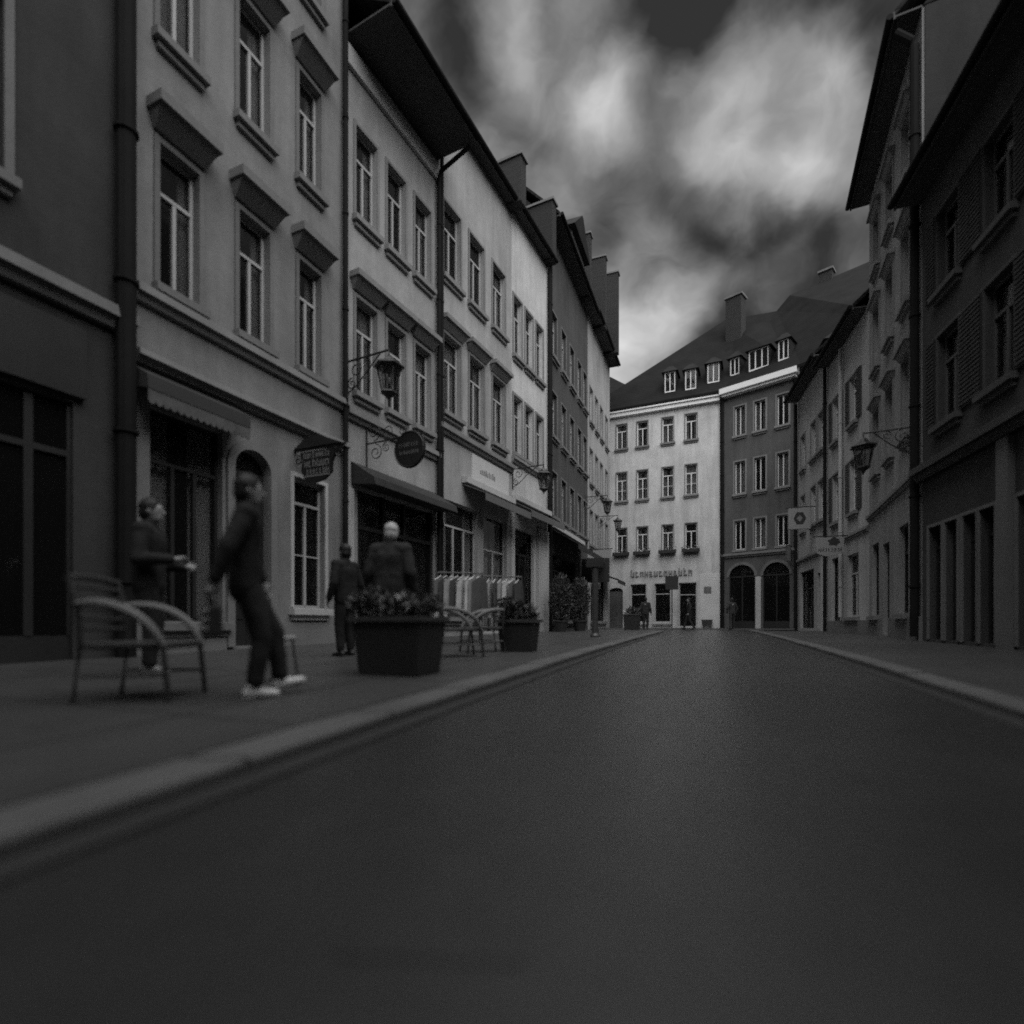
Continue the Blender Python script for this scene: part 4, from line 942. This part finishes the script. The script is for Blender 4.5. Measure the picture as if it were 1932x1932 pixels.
for px, Y, hh, lab in ((1058, 22.2, 2.3, 'tall dense shrub beside the pale pillar'), (1094, 24.0, 2.3, 'tall dense shrub in front of the dark shop window')):
    p = at(px, Y); t = thing('potted_shrub', lab, 'shrub', p, 0, 'tall potted shrubs by the dark house')
    m_ = MB(); m_.lathe([(.22, 0), (.3, .4), (.33, .42), (.33, .48), (.27, .48)], (0, 0, 0), 14); m_.build('pot', PLANT_M, t)
    m_ = MB(); leaves(m_, 1500, (0, 0, .45 + hh * .42), (.52, .52, hh * .46), .075, .0, .2, .55); m_.build('crown', LEAF, t)
    m_ = MB(); m_.tube([(0, 0, .4), (.02, 0, 1.0), (0, .02, 1.7)], [.05, .04, .02]); m_.build('trunk', WOODD, t)
# dark post on the left pavement
p = at(1123, 15.6); t = thing('pavement_post', 'tall dark post with a box head on the left pavement', 'post', p)
m_ = MB(); m_.lathe([(.15, 0), (.15, .05), (.11, .12), (.085, .5), (.09, 1.75), (.1, 2.05)], (0, 0, 0), 14); m_.build('shaft', IRONG, t)
m_ = MB(); m_.box(-.26, .24, -.12, .12, 2.06, 2.32); m_.build('head', IRON, t)
# dark pot by the corner of the pale house
p = H_.w(H_.u(1335), .45, gz(35) + KH); t = thing('stone_trough', 'low dark trough on short legs under the plaque', 'trough', p, H_.rz)
m_ = MB(); m_.hexa([(-.28, -.15, .12), (.28, -.15, .12), (.28, .15, .12), (-.28, .15, .12)], [(-.34, -.2, .55), (.34, -.2, .55), (.34, .2, .55), (-.34, .2, .55)]); m_.build('bowl', IRONG, t)
for x in (-.2, .2): m_ = MB(); m_.box(x - .04, x + .04, -.1, .1, 0, .118); m_.build('foot', IRONG, t)

# ------------------------------------------------------------------ chairs, stool, clothes racks
CHAIRM = mat('chair_frame', .035, .45, noise=.2, spec=.5); CHAIRA = mat('chair_arm', .16, .45, noise=.15); CHAIRS = mat('chair_seat', .05, .7, noise=.2, nscale=12)
def bez(p0, p1, p2, p3, n=14):
    p0, p1, p2, p3 = map(Vector, (p0, p1, p2, p3)); return [((1 - t) ** 3) * p0 + 3 * t * (1 - t) ** 2 * p1 + 3 * t * t * (1 - t) * p2 + t ** 3 * p3 for t in [i / n for i in range(n + 1)]]
def chair(loc, rz, label, sc=1.0):
    """cafe armchair facing local +x"""
    t = thing('cafe_armchair', label, 'chair', loc, rz, 'curved-arm cafe chairs'); t.scale = (sc,) * 3
    for y in (-.27, .27):
        m_ = MB(); m_.tube([(-.36, y, 0), (-.31, y, .44), (-.33, y, .72), (-.39, y, .93)], .021, 8); m_.build('rear_leg', CHAIRM, t)
        m_ = MB(); m_.tube([(.32, y, 0), (.29, y, .3), (.27, y, .46)], .02, 8); m_.build('front_leg', CHAIRM, t)
        m_ = MB(); m_.tube(bez((-.335, y, .74), (-.1, y * 1.14, .78), (.2, y * 1.14, .68), (.285, y, .42)), [.024 + .01 * math.sin(math.pi * i / 14) for i in range(15)], 8); m_.build('arm', CHAIRA, t)
        m_ = MB(); m_.tube([(-.31, y, .2), (.295, y, .2)], .012, 6); m_.build('stretcher', CHAIRM, t)
    m_ = MB(); m_.box(-.31, .3, -.265, .265, .40, .45); so = m_.build('seat', CHAIRS, t); bv = so.modifiers.new('bevel', 'BEVEL'); bv.width = .02; bv.segments = 3
    for i in range(5):
        z = .55 + i * .08; x = -.325 - .012 * i; m_ = MB(); m_.tube([(x, -.262, z), (x - .03, -.13, z), (x - .04, 0, z), (x - .03, .13, z), (x, .262, z)], .017, 6); m_.build('back_slat', CHAIRM, t)
    m_ = MB(); m_.tube([(-.39, -.285, .93), (-.43, -.14, .95), (-.44, 0, .955), (-.43, .14, .95), (-.39, .285, .93)], .026, 8); m_.build('top_rail', CHAIRM, t)
    return t
p = at(276, 4.0); chair(p, rad(4), 'near cafe chair with a curved pale arm beside the walking person', .95)
p = at(866, 7.9); chair(p, rad(20), 'cafe chair with a curved arm between the two planters', .95)
p = at(908, 8.9); chair(p, rad(200), 'cafe chair mostly hidden behind the smaller planter', .95)
p = at(530, 4.95); t = thing('round_stool', 'small round stool with a pale top near the walking person', 'stool', p)
m_ = MB(); m_.lathe([(.12, .39), (.14, .4), (.145, .415), (.13, .425)], (0, 0, 0), 24); m_.build('seat', mat('stool_top', .3, .5, noise=.1), t)
for k in range(3):
    a_ = k * 2.09 + .4; m_ = MB(); m_.tube([(.1 * math.cos(a_), .1 * math.sin(a_), .39), (.15 * math.cos(a_), .15 * math.sin(a_), 0)], .012, 6); m_.build('leg', CHAIRM, t)
ORD = ['first', 'second', 'third', 'fourth', 'fifth', 'sixth', 'seventh', 'eighth']
def rack(px, Y, rz, L_n, label, tones, glabel):
    p = at(px, Y); t = thing('clothes_rack', label, 'rack', p, rz, 'clothes racks before the shop')
    h_ = 1.52
    m_ = MB(); m_.tube([(-L_n / 2, 0, h_), (L_n / 2, 0, h_)], .016); m_.build('rail', IRONG, t)
    for s_ in (-1, 1):
        m_ = MB(); m_.tube([(s_ * L_n / 2, 0, .05), (s_ * L_n / 2, 0, h_ + .02)], .016); m_.build('upright', IRONG, t)
        m_ = MB(); m_.tube([(s_ * L_n / 2, -.28, .03), (s_ * L_n / 2, .28, .03)], .018); m_.build('foot', IRONG, t)
    M = Matrix.Translation(p) @ Matrix.Rotation(rz, 4, 'Z'); R = random.Random(px)
    n = len(tones)
    for i, tn in enumerate(tones):
        x = -L_n / 2 + L_n * (i + .6) / (n + .2); q = M @ Vector((x, 0, h_ - .05)); ln = R.uniform(.7, .95)
        g_ = thing('garment', '%s, %s from the left' % (glabel[tn > .2], ORD[i]), 'garment', q, rz + rad(48) + R.uniform(-.3, .3), 'clothes hanging on the racks')
        m_ = MB(); N = 9; prof = []
        for k in range(N + 1):
            f_ = k / N; prof.append((-.22 + .44 * f_, -.03 - .12 * abs(2 * f_ - 1) ** 1.5))
        for sy in (-1, 1):
            for k in range(N):
                (xa, za), (xb, zb) = prof[k], prof[k + 1]
                for r0, r1 in ((0, .35), (.35, .7), (.7, 1)):
                    yy = lambda r, kk: sy * (.02 + .055 * math.sin(math.pi * kk / N) + .018 * r * math.sin(kk * 2.2 + i))
                    xx = lambda x_, r: x_ * (1 + .12 * r); zz = lambda z_, r: z_ * (1 - r) - ln * r
                    m_.quad((xx(xa, r0), yy(r0, k), zz(za, r0)), (xx(xb, r0), yy(r0, k + 1), zz(zb, r0)), (xx(xb, r1), yy(r1, k + 1), zz(zb, r1)), (xx(xa, r1), yy(r1, k), zz(za, r1)))
        m_.build('cloth', mat('garment_%d' % int(tn * 100), tn, .9, noise=.25, nscale=14), g_, smooth=True)
        m_ = MB(); m_.tube([(-.19, 0, -.12), (0, 0, -.02), (.19, 0, -.12)], .014, 5); m_.tube([(0, 0, -.02), (0, 0, .03), (.02, 0, .055), (0, 0, .08)], .005, 5); m_.build('hanger', mat('hanger_pale', .5, .4), g_)
rack(868, 11.2, rad(12), .95, 'clothes rack nearer the dark shop', [.12, .05, .3, .06, .45, .5, .22, .08], ('dark garment hanging on the nearer clothes rack', 'pale garment hanging on the nearer clothes rack'))
rack(945, 12.2, rad(14), 1.0, 'clothes rack nearer the smaller planter', [.06, .35, .08, .3, .5, .12, .06], ('dark garment on the rack behind the smaller planter', 'pale garment on the rack behind the smaller planter'))

# ------------------------------------------------------------------ people
from mathutils import noise as mnoise
def cap(mb, p0, p1, r0, r1, seg=10):
    p0, p1 = Vector(p0), Vector(p1); d = (p1 - p0); d = d.normalized() if d.length > 1e-6 else Vector((0, 0, 1)); pts, rs = [], []
    for a in (85, 60, 30): pts.append(p0 - d * r0 * math.sin(rad(a))); rs.append(r0 * math.cos(rad(a)))
    pts += [p0, p1]; rs += [r0, r1]
    for a in (30, 60, 85): pts.append(p1 + d * r1 * math.sin(rad(a))); rs.append(r1 * math.cos(rad(a)))
    mb.tube(pts, rs, seg)
def capf(mb, p0, p1, r0, r1, seg=14, k=.74):
    n0 = len(mb.v); cap(mb, p0, p1, r0, r1, seg); c = (p0[1] + p1[1]) / 2
    for i in range(n0, len(mb.v)): x, y, z = mb.v[i]; mb.v[i] = (x, c + (y - c) * k, z)
def remeshed(mb, vox, name, m, parent, fold=0.0, freq=6.0, smooth=3):
    me = mb.mesh(name + '_raw', m); o = bpy.data.objects.new(name + '_raw', me); COL.objects.link(o)
    r = o.modifiers.new('r', 'REMESH'); r.mode = 'VOXEL'; r.voxel_size = vox
    s_ = o.modifiers.new('s', 'SMOOTH'); s_.factor = .5; s_.iterations = smooth
    dg = bpy.context.evaluated_depsgraph_get(); me2 = bpy.data.meshes.new_from_object(o.evaluated_get(dg)); me2.name = name
    bpy.data.objects.remove(o); bpy.data.meshes.remove(me)
    if fold:
        nrm = [v.normal.copy() for v in me2.vertices]
        for v, n in zip(me2.vertices, nrm):
            q = v.co; f = mnoise.noise((q.x * freq, q.y * freq, q.z * freq * .8)) + .5 * mnoise.noise((q.x * freq * 2.3, q.y * freq * 2.3, q.z * freq * 1.4 + 7))
            v.co = q + n * f * fold
    me2.materials.clear(); me2.materials.append(m)
    me2.polygons.foreach_set('use_smooth', [True] * len(me2.polygons)); me2.update()
    return put(name, me2, parent)
SKIN = mat('skin', .28, .55, noise=.08); HAIRD = mat('hair_dark', .012, .6, noise=.3, nscale=30); HAIRW = mat('hair_white', .42, .7, noise=.15, nscale=30)
def person(label, loc, rz, H=1.7, knees=None, feet=None, elbows=None, wrists=None, jacket=.015, trousers=.014, shoes=.02, hair=HAIRD, bulk=1.0, coat_z=.84, vox=.011, head_turn=0, lean=(0, 0), group=None, folds=.009):
    """local +y forward, +x to the person's right; joints given for a 1.75 m figure"""
    t = thing('person', label, 'person', loc, rz, group); t.scale = (H / 1.75,) * 3
    lx, ly = lean
    feet = feet or [((.1, .0, .07), 0), ((-.1, .0, .07), 0)]; knees = knees or [(.1, .03, .48), (-.1, .03, .48)]
    elbows = elbows or [(.27, -.04, 1.13), (-.27, -.04, 1.13)]; wrists = wrists or [(.28, .06, .88), (-.28, .06, .88)]
    sh = lambda x, y, z: (x + lx * (z - .9), y + ly * (z - .9), z)
    hips = [(.09, 0, .93), (-.09, 0, .93)]; shl = [sh(.185, 0, 1.42), sh(-.185, 0, 1.42)]
    HC = Vector(sh(0, .025, 1.64)); T = Matrix.Rotation(head_turn, 3, 'Z')
    def head(mb, g=0):
        mb.ellip(HC, (.074 + g, .092 + g, .112 + g), 16, 12, T); mb.ellip(HC + T @ Vector((0, .02, -.06)), (.055 + g, .07 + g, .065 + g), 14, 10, T)
    B = MB(); head(B)
    cap(B, HC + T @ Vector((0, .088, .0)), HC + T @ Vector((0, .108, -.025)), .010, .014, 8)           # nose
    cap(B, HC + T @ Vector((-.02, .084, -.055)), HC + T @ Vector((.02, .084, -.055)), .008, .008, 8)   # lips
    for s_ in (-1, 1):
        B.ellip(HC + T @ Vector((s_ * .076, -.005, -.01)), (.012, .022, .034), 8, 6, T)                 # ear
        cap(B, HC + T @ Vector((s_ * .018, .086, .02)), HC + T @ Vector((s_ * .044, .078, .02)), .009, .007, 8)   # brow
    cap(B, sh(0, -.005, 1.44), sh(0, .01, 1.56), .06, .053)
    capf(B, (0, 0, .95), sh(0, .0, 1.12), .14, .125); capf(B, sh(0, 0, 1.12), sh(0, .01, 1.34), .125, .15); cap(B, shl[0], shl[1], .065, .065)
    for i in (0, 1):
        s_ = 1 if i == 0 else -1; e, w = Vector(elbows[i]), Vector(wrists[i]); k, (f, pitch) = Vector(knees[i]), feet[i]; f = Vector(f)
        cap(B, shl[i], e, .052, .042); cap(B, e, w, .041, .027)
        d = (w - e).normalized(); side = Vector((-s_ * .3, 1, 0)); side = (side - d * side.dot(d)).normalized(); nr = d.cross(side)
        pc = w + d * .05; cap(B, w, w + d * .075, .026, .03); cap(B, w + d * .05 + side * .018, w + d * .08 - side * .02, .02, .02)
        for q in range(4):
            b0 = w + d * .085 + side * (.03 - .02 * q); ln = (.062, .072, .067, .052)[q]; cur = nr * (-s_) * .35
            m1 = b0 + (d + cur * .6).normalized() * ln * .55; m2 = m1 + (d * .5 + cur * 2.2).normalized() * ln * .5
            cap(B, b0, m1, .0095, .009, 6); cap(B, m1, m2, .009, .0075, 6)
        th0 = w + d * .03 + side * .028; th1 = th0 + (d * .6 + side * .8).normalized() * .04; cap(B, th0, th1, .012, .010, 6); cap(B, th1, th1 + (d + side * .15).normalized() * .03, .010, .008, 6)
        cap(B, hips[i], k, .082, .058); cap(B, k, f + Vector((0, 0, .03)), .055, .038)
        cap(B, f, f + Vector((0, .12, -.03)), .035, .03)
    remeshed(B, vox if vox > .012 else .0085, 'body', SKIN, t)
    # trousers
    B = MB(); capf(B, (-.05, 0, .95), (.05, 0, .95), .13, .13, 14, .85); capf(B, (0, 0, .95), sh(0, 0, 1.06), .15, .145)
    for i in (0, 1):
        k, f = Vector(knees[i]), Vector(feet[i][0]); cap(B, hips[i], k, .105, .078, 12); cap(B, k, f + (k - f).normalized() * .06, .076, .066, 12)
    remeshed(B, vox, 'trousers', mat('cloth_%d' % int(trousers * 1000), trousers, .9, noise=.2, nscale=10), t, folds * .8, 7)
    # jacket
    B = MB(); b_ = bulk
    for x0, x1 in ((-.075, -.04), (-.02, .02), (.075, .04)):
        capf(B, sh(x0, -.005, coat_z + .05), sh(x0 * .9, 0, 1.12), .125 * b_, .12 * b_, 14, .9); capf(B, sh(x0 * .9, 0, 1.12), sh(x1 * 1.9, .01, 1.35), .12 * b_, .125 * b_, 14, .88)
    cap(B, shl[0], shl[1], .082 * b_, .082 * b_); cap(B, sh(0, -.005, 1.45), sh(0, .005, 1.51), .078, .074)
    for i in (0, 1):
        e, w = Vector(elbows[i]), Vector(wrists[i]); cap(B, shl[i], e, .078 * b_, .062 * b_, 12); cap(B, e, w - (w - e).normalized() * .02, .061 * b_, .046 * b_, 12)
    remeshed(B, vox, 'jacket', mat('cloth_%d' % int(jacket * 1000), jacket, .9, noise=.2, nscale=10), t, folds, 8)
    # shoes
    for i in (0, 1):
        (f, pitch) = feet[i]; f = Vector(f); Rp = Matrix.Rotation(pitch, 3, 'X'); B = MB()
        P = lambda x, y, z: f + Rp @ Vector((x, y, z))
        cap(B, P(0, -.045, -.028), P(0, .06, -.03), .042, .043, 10); cap(B, P(0, .06, -.034), P(.004, .155, -.04), .042, .033, 10); cap(B, P(0, -.02, .0), P(0, -.01, .03), .044, .045, 10)
        so = remeshed(B, max(vox * .8, .008), 'shoe', mat('shoe_%d' % int(shoes * 1000), shoes, .5, noise=.15), t)
        B = MB(); cap(B, P(0, -.05, -.058), P(0, .155, -.058), .036, .03, 10); sv = B.mesh('sole', mat('sole_%d' % int(shoes * 1000), shoes * .7, .6))
        for v in sv.vertices:
            q = Rp.inverted() @ (v.co - f); q.z = max(-.069, min(-.05, q.z)); v.co = f + Rp @ q
        put('sole', sv, so)
    # hair
    B = MB(); B.ellip(HC + T @ Vector((0, -.02, .035)), (.09, .098, .1), 16, 12, T); B.ellip(HC + T @ Vector((0, -.045, -.02)), (.086, .07, .095), 14, 10, T)
    remeshed(B, max(vox * .8, .009), 'hair', hair, t, .006, 30, 2)
    return t
# the walker with white shoes
p = at(462, 4.02)
person('walking person in dark clothes and white shoes beside the near chair', p, rad(-62), 1.68,
       knees=[(.1, .12, .47), (-.09, .22, .51)], feet=[((.1, .06, .075), 0), ((-.09, .27, .115), rad(14))], shoes=.62, jacket=.012, trousers=.016,
       elbows=[(.27, -.12, 1.14), (-.26, .06, 1.13)], wrists=[(.24, -.2, .9), (-.25, .14, .93)], lean=(0, .01), coat_z=.82, bulk=1.06)
w_ = Matrix.Translation(p) @ Matrix.Rotation(rad(-62), 4, 'Z') @ Matrix.Scale(.96, 4) @ Vector((.24, -.22, .80))
t = thing('shopping_bag', 'patterned pale and dark bag held low by the walking person', 'bag', (w_.x, w_.y, w_.z - .30), rad(-50))
m_ = MB(); m_.hexa([(-.13, -.05, 0), (.13, -.05, 0), (.13, .05, 0), (-.13, .05, 0)], [(-.15, -.035, .22), (.15, -.035, .22), (.15, .035, .22), (-.15, .035, .22)]); bo = m_.build('pouch', CLOTHD, t)
bv = bo.modifiers.new('bevel', 'BEVEL'); bv.width = .02; bv.segments = 3
for z in (.05, .11, .17): q = MB(); q.hexa([(-.115, -.053, z), (.115, -.053, z), (.115, -.046, z), (-.115, -.046, z)], [(-.118, -.051, z + .022), (.118, -.051, z + .03), (.118, -.04, z + .03), (-.118, -.04, z + .022)]); q.build('stripe', mat('bag_stripe', .4, .5), t)
m_ = MB(); m_.tube(bez((-.1, 0, .21), (-.08, 0, .34), (.08, 0, .34), (.1, 0, .21)), .009, 6); m_.build('handle', IRON, t)
# person standing by the shopfront behind the near chair
person('dark-clothed person standing behind the near chair', at(282, 5.5), rad(-75), 1.82, elbows=[(.27, .0, 1.13), (-.26, .02, 1.12)], wrists=[(.2, .26, 1.14), (-.18, .26, 1.1)],
       knees=[(.1, .05, .48), (-.1, .02, .48)], feet=[((.11, .04, .07), 0), ((-.11, -.05, .07), 0)], jacket=.014, trousers=.016, shoes=.2, bulk=1.1)
# white-haired person behind the large planter
person('white-haired person in a padded dark jacket behind the large planter', at(737, 6.75), rad(-8), 1.78, jacket=.022, trousers=.016, hair=HAIRW, bulk=1.22, folds=.014, head_turn=rad(20))
person('dark figure at the left of the large planter, near the drainpipe', at(652, 8.0), rad(60), 1.68, jacket=.01, trousers=.012, bulk=1.05, vox=.014)
G_ = 'people at the end of the street'
person('distant walker in dark clothes before the shop door', at(1300, 30.5), rad(80), 1.78, knees=[(.1, .14, .48), (-.1, -.02, .47)], feet=[((.1, .26, .08), rad(10)), ((-.1, -.26, .1), rad(-25))], vox=.02, group=G_, jacket=.02, trousers=.02)
person('distant person beside the drainpipe of the dark arched house', at(1381, 30.8), rad(15), 1.8, knees=[(.13, .06, .48), (-.12, -.02, .48)], feet=[((.18, .1, .07), 0), ((-.16, -.1, .07), 0)], vox=.02, group=G_, jacket=.03, trousers=.03, elbows=[(.33, -.02, 1.15), (-.33, -.02, 1.15)])
person('distant person beside the far planter', at(1218, 28.0), rad(-30), 1.7, vox=.02, group=G_, jacket=.03, trousers=.025)
